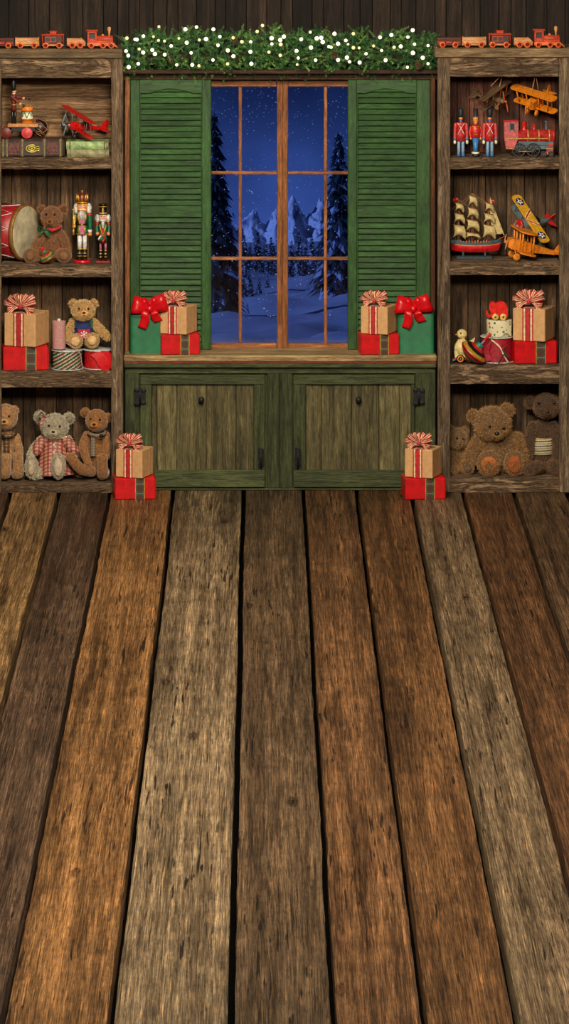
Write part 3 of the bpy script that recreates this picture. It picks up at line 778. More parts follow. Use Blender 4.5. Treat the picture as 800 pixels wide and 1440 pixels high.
def car_log():
    r = thing('toy_train_wagon', '', 'toy train', (0, 0, 0))
    mb = MB(); mb.box(-17, 17, -5, 5, 3.4, 6, .5); mb.build('chassis', natw, r)
    mb = MB()
    for z in (6, 10.4): mb.tint = R.random(); mb.box(-16.5, 16.5, -6.4, 6.4, z, z + 3.2 + (z > 8) * 1.4, .5)
    for x in (-15.8, 15.8): mb.box(x - 1, x + 1, -6.8, 6.8, 5, 15.6, .4)
    for y in (-5, 5): mb.box(-16, 16, y - .8, y + .8, 9, 10.6, 0)
    mb.build('body', natw, r)
    wheels(r, (-9.5, 10)); mb = MB(); mb.tube([(15, 0, 4.5), (20, 0, 4.5)], .7, 6); mb.build('coupling', blkm, r); return r
def car_caboose():
    r = thing('toy_train_wagon', '', 'toy train', (0, 0, 0))
    mb = MB(); mb.box(-15, 15, -5, 5, 3.4, 6, .5); mb.build('chassis', natw, r)
    mb = MB(); mb.box(-12, 13, -5.5, 5.5, 6, 18, .5)
    mb.box(-9.5, -4, -5.8, -5.4, 10, 15.5, 0, 1); mb.box(-2, 3.5, -5.8, -5.4, 10, 15.5, 0, 1); mb.box(6, 10.5, -5.8, -5.4, 6.6, 15.5, 0, 1)
    for x in (-10, -3.5, -2.4, 4): mb.box(x - .4, x + .4, -6.1, -5.5, 9.4, 16, 0, 2)
    for z in (9.4, 16): mb.box(-10.2, 4.4, -6.1, -5.5, z - .4, z + .4, 0, 2)
    mb.build('cabin', [drw, blk, rdw], r)
    mb = MB(); mb.box(-16, 16, -7, 7, 18, 20.4, .8); mb.box(-4.5, 5, -4, 4, 20.4, 23.4, .4); mb.box(-5.5, 6, -5, 5, 23.2, 24.6, .5); mb.build('roof', rdw, r)
    mb = MB()
    for x in (-14.4, 14.4):
        for y in (-5, 5): mb.cyl((x, y, 6), (x, y, 18), .6, seg=8)
    mb.build('porch_posts', rdw, r)
    wheels(r, (-10, 9)); mb = MB(); mb.tube([(14, 0, 4.5), (19, 0, 4.5)], .7, 6); mb.build('coupling', blkm, r); return r
def car_tender():
    r = thing('toy_train_wagon', '', 'toy train', (0, 0, 0))
    mb = MB(); mb.box(-13, 13, -5, 5, 3.4, 6, .5); mb.build('chassis', orw, r)
    mb = MB(); mb.prism([(-13, 5.5), (13, 5.5), (13, 9), (7.5, 14.5), (-13, 14.5)], -6, 6); mb.box(-12, 5, -5, 5, 14.4, 15, .2, 1); mb.build('body', [natw, drw], r)
    wheels(r, (-5.5, 5.5), 4.8); mb = MB(); mb.tube([(12, 0, 4.5), (17, 0, 4.5)], .7, 6); mb.build('coupling', blkm, r); return r
def loco():
    r = thing('toy_locomotive', '', 'toy train', (0, 0, 0))
    mb = MB(); mb.prism([(-20, 3.6), (18, 3.6), (22.5, .8), (22.5, 1.6), (17, 8), (-20, 8)], -5.4, 5.4); mb.build('chassis', orw, r)
    mb = MB(); mb.box(-20, -17.4, -5.6, 5.6, 8, 24, .4); mb.box(-9.4, -6.6, -5.6, 5.6, 8, 24, .4); mb.box(-18, -8, -5.6, 5.6, 8, 14, .4); mb.box(-18, -8, -5.6, 5.6, 21.5, 24, .3); mb.box(-18, -8, -1, 1, 14, 21.5, 0, 1); mb.build('cab', [rdw, blk], r)
    mb = MB(); mb.box(-22, -5, -7, 7, 24, 26.2, .7); mb.build('cab_roof', rdw, r)
    mb = MB(); mb.lathe([(0, 0), (4.6, 0), (5, .5), (5, 22), (4.4, 22.8), (0, 22.8)], (-6.8, 0, 13), (1, 0, 0), 22); mb.box(-6.8, 16, -4.4, 4.4, 8, 12.5, .3); mb.build('boiler', rdw, r)
    mb = MB(); mb.lathe([(1.5, 0), (1.3, 3), (2.3, 8), (2.6, 11), (1.6, 12.4), (0, 12.6)], (10.5, 0, 17.5), (0, 0, 1), 14); mb.build('chimney', natw, r)
    mb = MB(); mb.lathe([(2, 0), (2, 1.4), (1, 2.2), (0, 2.4)], (1.5, 0, 17.6), (0, 0, 1), 12); mb.build('dome', natw, r)
    wheels(r, (-14.5, 2, 13.5)); return r
src = [(car_red(), 631, 'dark red open wagon'), (car_log(), 666.5, 'pale wood slatted wagon'), (car_caboose(), 702.5, 'red roofed cabin wagon with lookout'), (car_tender(), 735.5, 'pale wood tender with sloping front'), (loco(), 771, 'red locomotive with pale wood chimney')]
for o, px, nm in src:
    y = -8
    g = 'wooden toy train pieces on the bookcase tops'
    lab = 'wooden toy train: %s on top of the %s bookcase'
    o.location = V((X(px, y), y, RTOP + .1)) * S; o['label'] = lab % (nm, 'right'); o['group'] = g
    dup(o, (X(px - 628, y), y, LTOP + .1), lab % (nm, 'left'), g)

# ------------------------------------------------------------------ garland and fairy lights
R = random.Random(11)
gy = 22
def env(px):   # top and bottom outline of the greenery
    t = 47 + 7 * noise.noise(V((px * .035, 0, 1))) + 3.0 * math.sin(px * .11)
    b = 102 + 6 * noise.noise(V((px * .04, 5, 2)))
    if px < 200: t += (200 - px) * .35
    if px > 590: t += (px - 590) * .5; b -= 6
    return t, b
gt = thing('christmas_garland', 'bushy green fir garland along the ledge over the window', 'garland', (X(393, gy), gy, at(0, 98, gy).z)); go = V((X(393, gy), gy, at(0, 98, gy).z))
mb = MB()
P = [V((X(px, gy + 24), gy + 24, at(0, sum(env(px)) / 2 + 8, gy).z)) for px in range(176, 612, 12)]
mb.tube(P, 8, 8, mi=3); mb.v = [p - go for p in mb.v]; mb.build('core_branch', [beam_w] * 4, gt)
for seg_i in range(4):
    mb = MB(); vs = []; fs = [[], [], []]
    for k in range(430):
        px = 173 + 442 * (seg_i + R.random()) / 4
        t, b = env(px); py = R.uniform(t + 2, b - 3); u = (py - t) / (b - t)
        dep = gy + 30 - 34 * math.sin(PI * min(1, max(0, u))) * R.uniform(.2, 1)
        p = V((X(px, dep), dep, at(0, py, dep).z)) - go
        d = V((R.uniform(-1, 1), R.uniform(-.9, .1), (0.5 - u) * 1.5 + R.uniform(-.5, .5))).normalized()
        L = R.uniform(10, 20); bend = V((R.uniform(-3, 3), 0, R.uniform(-4, 2)))
        c = R.choices((0, 1, 2), (4, 4, 2))[0]; nn = 20
        for q in range(nn):
            s_ = q / nn; pp = p + d * L * s_ + bend * s_ * s_
            for sd in (-1, 1):
                sid = d.cross(V((R.uniform(-.5, .5), -1, R.uniform(-.5, .5)))).normalized() * sd
                nd = (d * .7 + sid * .9 + V((0, R.uniform(-.5, .5), 0))).normalized() * R.uniform(3.0, 5) * (1 - .45 * s_)
                wv = nd.cross(V((R.uniform(-1, 1), R.uniform(-1, 1), R.uniform(-1, 1)))).normalized() * .32
                o = len(vs); vs += [pp - wv, pp + wv, pp + nd]; fs[c].append((o, o + 1, o + 2))
    for c in range(3): mb.add(vs, fs[c], c) if c == 0 else None
    base = 0
    for c in (1, 2):
        for f in fs[c]: mb.f.append(list(f)); mb.m.append(c); mb.s.append(False); mb.tn.append(.5); mb.pcs.append((1, 1, 1))
    mb.build('fir_sprigs', [paint('fir_green', (66, 112, 50), .55, var=.3), paint('deep_fir_green', (34, 74, 36), .6, var=.3), paint('bright_fir_green', (116, 156, 78), .5, var=.3)], gt)
# pine cones and sprigs of brown twigs among the needles
for px, py in ((588, 92), (330, 58), (470, 78), (240, 84)):
    mb = MB(); p = V((X(px, gy - 4), gy - 4, at(0, py, gy - 4).z)) - go
    for j in range(6):
        for i in range(8):
            a = 2 * PI * (i + j * .5) / 8; rr = 3.6 * math.sin(PI * (j + 1) / 7.5)
            mb.ell(p + V((math.cos(a) * rr, math.sin(a) * rr, -5 + j * 2)), 1.5, 1.5, .8, 7, 4)
    mb.build('pine_cone', paint('pine_cone_brown', (92, 64, 44), .8), gt)
b1 = [(91,172),(128,177),(165,163),(210,165),(235,120),(233,182),(260,185),(290,207),(325,173),(354,132),(404,122),(360,192),(380,238),(417,180),(447,176),(480,132),(509,165),(501,204),(545,227),(570,253),(478,270),(544,288),(608,188),(569,170),(648,188),(677,142),(701,115),(647,233),(730,235),(742,172),(743,198),(781,180),(783,200),(781,249),(651,287),(87,230),(97,250),(146,221),(164,236),(205,225),(217,243),(261,246),(142,287),(99,302),(315,292),(385,292),(415,296),(136,178)]
b2 = [(7,172),(45,180),(61,165),(47,200),(45,250),(118,229),(126,261),(121,291),(139,177),(180,145),(209,173),(229,170),(236,189),(183,214),(264,210),(274,213),(289,152),(204,271),(305,197),(340,182),(350,199),(305,270),(345,259),(357,278),(374,152),(374,215),(400,216),(431,242),(402,281),(465,207),(494,168),(501,227),(519,271),(545,157),(557,213),(587,209),(619,167),(641,136),(649,199),(642,238),(686,260),(617,303),(710,287),(710,205),(748,222)]
dim = {(91,172),(146,221),(210,165),(233,182),(260,185),(325,173),(235,120),(417,180),(415,296),(544,288),(608,188),(677,142),(701,115),(730,235),(783,200),(781,249),(569,170),(47,200),(45,250),(121,291),(180,145),(350,199),(374,215),(400,216),(374,152),(465,207),(557,213),(748,222)}
fl = thing('fairy_lights', 'string of small glowing round bulbs woven through the fir garland', 'string lights', (X(393, -12), -12, at(0, 70, -12).z)); fo = V((X(393, -12), -12, at(0, 70, -12).z))
pts = sorted([(150 + a / 3.2, b / 3.2, (a, b) in dim) for a, b in b1] + [(380 + a / 3.2, b / 3.2, (a, b) in dim) for a, b in b2])
mb0 = MB(); mb0.ell((0, 0, 0), 2.5, seg=14, ring=9); mb0.cyl((0, 1.5, -.6), (0, 4.5, -2), 1.1, .9, 8, 1)
bm_b = mb0.build('bulb', [emit('bright_bulb', (255, 240, 205), 1.5), grnp]); bm_d = None
mb1 = MB(); mb1.ell((0, 0, 0), 2.3, seg=14, ring=9); mb1.cyl((0, 1.5, -.6), (0, 4.5, -2), 1.1, .9, 8, 1)
bm_d = mb1.build('bulb', [emit('dim_bulb', (232, 218, 160), .6), grnp]); ud = ub = False
wpts = []
for px, py, dm in pts:
    yy = -12 + R.uniform(-3, 4); p = V((X(px, yy), yy, at(0, py, yy).z)) - fo; wpts.append(p + V((0, 5, -2)))
    if dm: o = bm_d if not ud else bm_d.copy(); fresh = not ud; ud = True
    else: o = bm_b if not ub else bm_b.copy(); fresh = not ub; ub = True
    if not fresh: C.objects.link(o)
    o.parent = fl; o.location = p * S; s_ = R.uniform(.8, 1.2); o.scale = (s_,) * 3
mb = MB(); mb.tube(spline(wpts, 420), .35, 5); mb.build('wire', grnp, fl)

# ------------------------------------------------------------------ teddy bears
def bear(label, px0, z0, y, P):
    """P holds picture-plane positions; z up from the seat"""
    py0 = P['base']; r = thing(P.get('name', 'teddy_bear'), label, 'teddy bear', (X(px0, y), y, z0), P.get('group'))
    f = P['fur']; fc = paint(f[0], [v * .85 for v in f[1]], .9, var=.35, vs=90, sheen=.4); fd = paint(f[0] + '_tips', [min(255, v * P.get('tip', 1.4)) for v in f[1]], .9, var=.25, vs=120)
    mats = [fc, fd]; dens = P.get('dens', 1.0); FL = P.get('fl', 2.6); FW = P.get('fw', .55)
    def p3(q, yy=0): return V((q[0] - px0, q[2] if len(q) > 2 else yy, py0 - q[1]))
    def go(mb, name, n, mats_=None, L=None):
        mb.fur(int(n * dens), L or FL, FW, 1, .35, .7, seed=hash(name) % 99 if False else len(name) + int(px0))
        return mb.build(name, mats_ or mats, r)
    hx, hy, rx, rz = P['head']; hyy = P.get('heady', -2)
    c = p3((hx, hy), hyy)
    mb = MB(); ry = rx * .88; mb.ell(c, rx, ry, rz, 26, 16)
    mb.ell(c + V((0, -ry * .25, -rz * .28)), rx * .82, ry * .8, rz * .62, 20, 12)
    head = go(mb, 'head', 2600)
    for ex, ez, er in P['ears']:
        mb = MB(); q = p3((ex, ez), hyy + 2); mb.ell(q, er, er * .5, er, 16, 10); go(mb, 'ear', 420)
        mb = MB(); mb.ell(q + V((0, -er * .36, -er * .05)), er * .62, er * .25, er * .62, 14, 8); mb.build('inner_ear', paint(f[0] + '_inner', [v * .72 for v in f[1]], .9), r)
    mx, mz, mr = P['muzzle']; my = hyy - ry * .72
    mc = paint(f[0] + '_muzzle', P.get('mcol', [min(255, v * 1.15) for v in f[1]]), .9, var=.15)
    mb = MB(); mb.ell(p3((mx, mz), my), mr * 1.1, mr * 1.05, mr * .85, 18, 12); mb.fur(int(500 * dens), FL * .5, FW, 1, .3, .6, 5); mb.build('muzzle', [mc, mc], r)
    q = p3((mx, mz), my - mr * .95)
    mb = MB(); mb.ell(q + V((0, -.2, mr * .25)), mr * .38, mr * .3, mr * .27, 12, 8); mb.build('nose', paint('bear_nose', (22, 16, 15), .35), r)
    mb = MB(); mb.tube([q + V((0, -.1, mr * .05)), q + V((0, 0, -mr * .3))], .4, 6)
    mb.tube(spline([q + V((-mr * .4, .9, -mr * .42)), q + V((0, 0, -mr * .33)), q + V((mr * .4, .9, -mr * .42))], 8), .38, 6); mb.build('mouth', paint('bear_nose', (22, 16, 15), .35), r)
    es = P.get('eyes') or [(mx - rx * .38, mz - mr * 1.0), (mx + rx * .38, mz - mr * 1.0)]
    for ex, ez in es:
        dx = (ex - hx) / rx; dz = (hy - ez) / rz; dd = max(.1, 1 - dx * dx - dz * dz) ** .5
        mb = MB(); mb.ell(p3((ex, ez), hyy - ry * dd - .5 - .28 * FL), P.get('er', 1.6), 1.3, P.get('er', 1.6), 12, 8); mb.build('eye', paint('bear_eye', (14, 10, 9), .15), r)
    bx_, bz, brx, brz = P['body']; by = P.get('bodyy', 4)
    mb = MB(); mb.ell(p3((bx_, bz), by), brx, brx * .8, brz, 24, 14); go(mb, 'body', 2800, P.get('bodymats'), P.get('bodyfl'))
    for nm in ('arms', 'legs'):
        for L in P[nm]:
            mb = MB(); mb.limb([p3(q) for q in L[0]], L[1]); go(mb, nm[:-1], 1500, L[2] if len(L) > 2 else None)
    for (sx, sz, sy, srx, srz, prx, prz, pc) in P.get('soles', []):
        mb = MB(); c2 = p3((sx, sz), sy); mb.ell(c2, srx, 6, srz, 20, 12); go(mb, 'foot', 700, L=FL * .6)
        pm = paint('paw_pad_%d_%d_%d' % tuple(pc), pc, .8, var=.2, bump=.2)
        mb = MB(); mb.ell(c2 + V((0, -5.6, 0)), prx, 2.6, prz, 20, 10); mb.build('paw_pad', pm, r)
    return r, p3

# brown bear with green bow, second shelf left
zb = lz(1)
rb, p3 = bear('brown teddy bear with green bow and red collar beside the drum', 72, zb, 18, dict(base=371, name='teddy_bear', fur=('brown_plush', (118, 76, 42)),
    head=(73, 308, 15.5, 15), ears=[(58, 297, 6), (89, 297, 6.5)], muzzle=(71, 314, 6), eyes=[(66, 303), (78, 303)], body=(73, 345, 19, 25), heady=-4, bodyy=8,
    arms=[([(60, 333, 2), (54, 342, -8), (50, 354, -14)], [6, 5.5, 5]), ([(86, 333, 2), (92, 344, -6), (95, 355, -10)], [6, 5.5, 5])],
    legs=[([(62, 361, 2), (50, 361, -18)], [9, 8]), ([(82, 361, 2), (90, 361, -16)], [9, 8])],
    soles=[(43.5, 360.5, -22, 9.5, 10.5, 5, 6, (120, 84, 52)), (91, 360.5, -20, 11, 10.5, 6, 6, (120, 84, 52))]))
mb = MB(); mb.tube(spline([(-9, -6, 49), (2, -15, 46), (13, -6, 49), (10, 6, 50), (-8, 6, 50), (-9, -6, 49)], 24), 2.2, 8); mb.build('collar', redr, rb)
mb = MB()
for sx in (-1, 1):
    mb.ribbon([(-9, -14, 47), (-9 + sx * 6, -16, 51), (-9 + sx * 10, -14, 48), (-9 + sx * 6, -15, 44), (-9, -14, 46)], V((.1, -.6, .6)), [3, 6, 6, 3], (0, 0), 14)
    mb.ribbon([(-9, -14, 46), (-9 + sx * 4, -16, 42), (-9 + sx * 7, -15, 37)], V((1, 0, .3)), 5, (0, 0), 8)
mb.ell((-9, -15.5, 47), 2.6, 2, 2.4); mb.build('bow', paint('green_bow_cloth', (34, 84, 44), .7), rb)

# tan bear in dungarees, third shelf left (sits on the two cord spools)
zb = lz(2)
rb, p3 = bear('tan teddy bear in blue dungarees with snowflake pocket sitting on spools', 117, zb + 28, 16, dict(base=494, name='teddy_bear', fur=('tan_plush', (186, 138, 84)),
    head=(117, 441, 16.5, 14.5), ears=[(103, 432.5, 6.5), (131.5, 432.5, 6.5)], muzzle=(119, 444, 6.2), eyes=[(112, 437), (125, 437)], body=(117, 471, 15.5, 21), heady=-2, bodyy=6,
    bodymats=[paint('dungaree_blue', (30, 42, 92), .85), paint('dungaree_blue', (30, 42, 92), .85)], bodyfl=.7,
    arms=[([(103, 459, 4), (98, 470, 0), (97, 481, -4)], [6, 6, 5]), ([(131, 459, 4), (142, 470, 0), (151, 478, -4)], [6, 6, 5.5])],
    legs=[([(108, 486, 4), (107, 484, -14)], [8, 8]), ([(126, 486, 4), (130, 484, -14)], [8, 8])],
    soles=[(107, 482, -17, 10.5, 10.5, 6.5, 6.5, (206, 168, 118)), (130.5, 481, -17, 10.5, 10.5, 6.5, 6.5, (206, 168, 118))]))
mb = MB(); mb.box(-9, 12, -9.5, -6, 14, 30, 1); mb.box(-12, -8.6, -6, 2, 28, 40, .6, 0); mb.box(10.5, 13.8, -6, 2, 28, 40, .6, 1); mb.build('dungaree_bib', [paint('dungaree_blue', (30, 42, 92), .85), paint('dungaree_green', (24, 84, 58), .85)], rb)
mb = MB(); mb.box(-7, 10, -11.4, -9.4, 14, 27, .6); mb.build('pocket', paint('red_pocket', (168, 16, 44), .8), rb)
mb = MB()
for k in range(6):
    a = k * PI / 3; d = V((math.sin(a), 0, math.cos(a))); c = V((1.5, -11.9, 20.5)); mb.tube([c, c + d * 5], .6, 5)
    for sd in (-1, 1): q = V((math.sin(a + sd * .6), 0, math.cos(a + sd * .6))); mb.tube([c + d * 3, c + d * 3 + q * 2], .45, 5)
mb.build('snowflake', wht, rb)

# bottom shelf left: three old bears
zb = lz(3)
rb, p3 = bear('honey jointed teddy bear with brown scarf at the left edge', 10, zb, 12, dict(base=680, fur=('honey_plush', (172, 124, 76)), dens=.45, fl=1.2,
    head=(8, 592, 17, 19), ears=[(20, 583, 7), (-6, 583, 7)], muzzle=(7, 597, 7), eyes=[(1, 587), (14, 588)], body=(10, 640, 17, 32), bodyy=8, heady=0,
    arms=[([(22, 620, 2), (27, 636, -6), (28, 652, -8)], [6, 6, 5]), ([(-4, 620, 2), (-8, 640, -6), (-6, 655, -8)], [6, 6, 5])],
    legs=[([(4, 668, 0), (8, 668, -14), (10, 646, -18)], [9, 8, 7]), ([(20, 668, 2), (26, 668, -12), (26, 644, -16)], [9, 8, 7])]))
mb = MB(); mb.tube(spline([(-12, -8, 66), (0, -13, 63), (10, -9, 66), (10, 6, 68), (-11, 7, 68), (-12, -8, 66)], 24), 3, 8); mb.box(-4, 4, -10, -7, 40, 64, 1); mb.build('scarf', plaid('brown_scarf', (96, 62, 36), (58, 36, 22), (190, 160, 110), 5), rb)
mb = MB(); mb.ell((-5, -14, 64), 2.2, 1.6, 2.2); mb.build('button', blkm, rb)

chk = plaid('red_cream_check', (190, 160, 130), (134, 8, 20), (100, 6, 14), 6.5)
rb, p3 = bear('pale grey teddy bear in red checked dress between two brown bears', 78, zb, 14, dict(base=680, fur=('grey_white_plush', (164, 150, 126)), dens=.8,
    head=(77, 605, 20, 18), ears=[(56, 592, 9), (97, 594, 8.5)], muzzle=(76, 611, 7), eyes=[(70, 601), (85, 602)], body=(77, 640, 20, 26), heady=-2, bodyy=10,
    arms=[([(60, 624, 4), (50, 634, -2), (44, 644, -8)], [6, 6, 5.5]), ([(94, 624, 4), (100, 634, 0), (103, 646, -8)], [6, 6, 5.5])],
    legs=[([(62, 668, 2), (50, 670, -12)], [8, 8]), ([(86, 668, 2), (82, 666, -16)], [8, 8])],
    soles=[(45, 660, -15, 10, 17, 5, 11, (178, 158, 132)), (83, 658, -20, 11, 19, 6, 13, (184, 164, 138))]))
mb = MB(); N = 28
def dress(u, v):
    a = 2 * PI * u; z = 60 - 52 * v; rr = 13 + 16 * v ** .8; rr *= 1 + .05 * math.sin(a * 9) * v
    return V((rr * math.cos(a) * 1.02 - 1, (rr * .95) * math.sin(a) + 8, z))
mb.sheet(dress, 48, 14)
for sx in (-1, 1): mb.limb([(sx * 14 - 1, 2, 56), (sx * 22 - 1, -2, 48), (sx * 26, -6, 42)], [7, 8.5, 8])
mb.build('dress', chk, rb)
mb = MB()
for k in range(7):
    a = -PI * (.12 + .76 * k / 6); mb.ell((math.cos(a) * 14 + 0, math.sin(a) * 9 + 2, 60), 4.2, 3.4, 2.2, 10, 6)
mb.build('lace_collar', crm, rb)
mb = MB()
for z in (54, 44, 34): mb.ell((-2, -9 - (54 - z) * .18, z - 4), 1.7, 1.2, 1.7, 10, 6)
mb.build('buttons', crm, rb)
mb = MB()
for sx in (-1, 1): mb.ribbon([(-15, -6, 91), (-15 + sx * 5, -9, 96), (-15 + sx * 8, -8, 91 + sx * 3), (-15 + sx * 4, -8, 87), (-15, -6, 91)], V((.1, -.8, .5)), [3, 7, 7, 3], (0, 0), 14)
mb.ribbon([(-15, -7, 91), (-18, -10, 84), (-20, -10, 76)], V((1, 0, .2)), 5, (0, 0), 8); mb.ell((-15, -9, 91), 2, 1.5, 2); mb.build('ear_bow', chk, rb)

rb, p3 = bear('golden brown jointed teddy bear with knit scarf beside the bookcase post', 136, zb, 14, dict(base=680, fur=('golden_plush', (150, 98, 46)), dens=.4, fl=1.2,
    head=(136, 597, 16, 16.5), ears=[(120, 586, 7.5), (152, 593, 7)], muzzle=(133, 601, 6.5), eyes=[(128, 592), (141, 593)], body=(136, 640, 15, 30), bodyy=8, heady=-2,
    arms=[([(122, 618, 2), (117, 634, -6), (124, 656, -10)], [6, 6, 5]), ([(149, 618, 2), (151, 632, -4), (150, 646, -8)], [5.5, 5.5, 5])],
    legs=[([(128, 668, -4), (114, 662, -16), (100, 646, -20)], [8, 7.5, 7]), ([(146, 670, -2), (145, 668, -18), (145, 646, -22)], [8.5, 8, 7])]))
knit = plaid('grey_knit', (150, 132, 112), (96, 78, 66), (70, 50, 42), 4)
mb = MB(); mb.tube(spline([(-11, -8, 66), (0, -13, 64), (11, -9, 66), (9, 6, 68), (-9, 7, 68), (-11, -8, 66)], 24), 2.6, 8); mb.box(-8, -1, -11, -8, 34, 64, 1); mb.build('scarf', knit, rb)
mb = MB(); mb.ell((7, -15, 64), 3, 2, 3); mb.build('button', blkm, rb)

# bottom shelf right
zb = rz_(3)
rb, p3 = bear('small fuzzy teddy bear half hidden behind the bookcase post', 646, zb, 24, dict(base=671, fur=('sandy_mohair', (118, 90, 56)), fl=3.2, dens=1.3,
    head=(644, 623, 13, 15), ears=[(634, 610, 5), (653, 612, 5)], muzzle=(646, 630, 5), eyes=[(642, 620), (651, 621)], body=(645, 653, 13, 17), bodyy=4,
    arms=[([(636, 645, 0), (633, 658, -6)], [5, 4.5]), ([(653, 645, 0), (656, 656, -6)], [5, 4.5])],
    legs=[([(640, 664, 0), (638, 665, -14)], [6, 5.5]), ([(652, 664, 0), (654, 665, -12)], [6, 5.5])]))
rb, p3 = bear('big shaggy teddy bear with orange foot pads on right bottom shelf', 700, zb, 14, dict(base=671, fur=('shaggy_mohair', (116, 86, 52)), fl=4.5, fw=.8, dens=2.4, tip=1.45, er=2,
    head=(692, 600, 26, 23), ears=[(666, 590, 8.5), (713, 582, 9.5)], muzzle=(697, 612, 10), eyes=[(687, 600), (707, 603)], body=(703, 640, 31, 32), bodyy=12, heady=-2,
    arms=[([(676, 622, 4), (664, 640, 0), (656, 659, -8)], [9, 8, 7]), ([(726, 622, 4), (734, 638, -2), (734, 655, -8)], [9, 8, 7])],
    legs=[([(690, 654, 4), (686, 655, -16)], [13, 13]), ([(716, 654, 4), (722, 654, -14)], [12, 12])],
    soles=[(686, 653.5, -20, 17, 18, 11.5, 11.5, (166, 92, 36)), (722, 653.5, -18, 14.5, 17.5, 9.5, 12.5, (150, 74, 24)), (657, 661, -8, 8.5, 9, 5.5, 6, (84, 66, 62))]))
rb, p3 = bear('tall dark brown teddy bear with striped knit belt beside the right post', 764, zb, 18, dict(base=671, fur=('dark_mohair', (70, 50, 32)), fl=3.2, fw=.7, dens=2.2, tip=1.7, er=1.9,
    head=(768, 576, 19, 17), ears=[(745, 571, 8), (789, 570, 7)], muzzle=(768, 583, 7.5), eyes=[(757, 570), (778, 569)], body=(764, 632, 17, 38), bodyy=8, heady=-2,
    arms=[([(750, 605, 2), (744, 625, -2), (742, 648, -6)], [7, 7, 6]), ([(778, 605, 2), (783, 625, -2), (783, 648, -6)], [7, 7, 6])],
    legs=[([(758, 662, 0), (752, 660, -14), (742, 664, -20)], [9, 8, 8]), ([(774, 662, 0), (778, 658, -12), (780, 662, -18)], [8.5, 8, 8])]))
t = twist('striped_knit', [(196, 180, 140), (150, 132, 98), (200, 186, 150), (50, 60, 62)], .8, ang=(0, 0.05, 0))
mb = MB(); mb.lathe([(17.2, 0), (18, 2), (18.6, 12), (18, 22), (17, 24)], (0, 8, 26), (0, 0, 1), 30, 0, True, 1, .84); mb.build('knit_belt', t, rb)

# ------------------------------------------------------------------ left bookcase, top shelf
z0 = lz(0)
def mk(name, label, cat, px, y, z, group=None): return thing(name, label, cat, (X(px, y), y, z), group)
# old leather book lying flat
r = mk('old_leather_book', 'thick dark leather book with gold medallion on its spine, lying flat', 'book', 47, 10, z0)
leather = paint('dark_leather', (58, 40, 34), .55, var=.45, vs=40, bump=.3); lband = paint('worn_olive_band', (128, 116, 78), .6, var=.3)
mb = MB(); mb.box(-45, 45, -22, 22, 0, 25.5, 3, 0); mb.build('cover', leather, r)
for x0, x1 in ((-43, -40), (-38, -34), (-17, -12), (14, 19), (37, 41)): mb = MB(); mb.box(x0, x1, -23, 22, -.0, 26, 2.4); mb.build('spine_band', lband, r)
mb = MB()
for x in (-26, 28):
    mb.box(x - 8, x + 8, -22.7, -21.5, 4, 21, 1)
    for k in range(5): mb.ell((x - 5 + k * 2.6, -22.7, 8 + 5 * (k % 2)), 1.8, .7, 1.3, 8, 5)
mb.build('tooled_panel', paint('tooled_panel_red', (84, 40, 32), .5, var=.5, vs=80), r)
mb = MB(); c = V((-1, -22.6, 12.5))
mb.tube([c + V((8 * math.cos(a * PI / 10), 0, 5 * math.sin(a * PI / 10))) for a in range(3, 19)], .9, 6)
mb.tube([c + V((4.6 * math.cos(a * PI / 8), 0, 2.6 * math.sin(a * PI / 8))) for a in range(0, 15)], .8, 6)
for dz in (-3, 0, 3): mb.tube([c + V((3, 0, dz * .6)), c + V((9, 0, dz)), c + V((11, 0, dz * .6))], .7, 6)
mb.ell(c, 1.6, .8, 1.2); mb.build('gold_medallion', paint('bright_gold', (214, 196, 84), .4, .4), r)
# green books
for k, (zz, hh, lab, cc, pc) in enumerate(((0, 10.8, 'lower of two flat books under the red biplane, dull olive cover', (124, 120, 84), (150, 140, 104)), (11.1, 11, 'upper of two flat books under the red biplane, mottled pale green', (132, 156, 100), (190, 190, 140)))):
    r = mk('book', lab, 'book', 124.5 - k, 8, z0 + zz, 'flat green books')
    cm = paint('book_cover_%d' % k, cc, .6, var=.4, vs=30)
    mb = MB(); mb.box(-29.5, 29.5, -19, 19, 0, 1.3, .3); mb.box(-29.5, 29.5, -19, 19, hh - 1.3, hh, .3)
    mb.sheet(lambda u, v: V((-29.5 + 59 * u, -19 - 2.2 * math.sin(PI * v), hh * v)), 2, 10); mb.build('cover', cm, r)
    mb = MB(); mb.box(-29, 29, -18.4, 18, 1.2, hh - 1.2, .2); mb.build('pages', paint('book_pages', (206, 190, 150), .9), r)
    for x in (-25, 23.5, 27):
      mb = MB(); mb.sheet(lambda u, v: V((x + 1.6 * u, -19.3 - 2.2 * math.sin(PI * v), hh * v)), 1, 8)
      mb.build('spine_band', paint('book_band_%d' % k, (92, 44, 34) if k else (106, 96, 60), .6), r)

# drummer soldier pull toy on wheeled cart (stands on the leather book)
zt = z0 + 26.2
r = mk('drummer_pull_toy', 'wooden drummer soldier on a small red-wheeled cart with orange drum', 'toy', 30, 2, zt)
def LX(px): return px - 30
mb = MB(); mb.box(LX(11), LX(54), -10, 10, 15.5, 20.5, .8); mb.build('platform', natw, r)
mb = MB(); mb.box(LX(16), LX(50), -7, 7, 9, 15.5, .6); mb.build('underframe', blk, r)
for x in (9.5, 38.5):
    for y0, y1 in ((-13, -10), (10, 13)):
        mb = MB(); mb.lathe([(0, 0), (7.2, 0), (7.9, .6), (7.9, 2.4), (7.2, 3), (0, 3.2)], (LX(x), y1, 7.9), (0, -1, 0), 24)
        mb.build('wheel', paint('pink_red_paint', (196, 58, 60) if x > 20 else (120, 32, 32), .5) if x > 20 else dred, r)
mb = MB(); mb.cyl((LX(9.5), -10, 7.9), (LX(9.5), 10, 7.9), 1.2); mb.cyl((LX(38.5), -10, 7.9), (LX(38.5), 10, 7.9), 1.2); mb.build('axle', blkm, r)
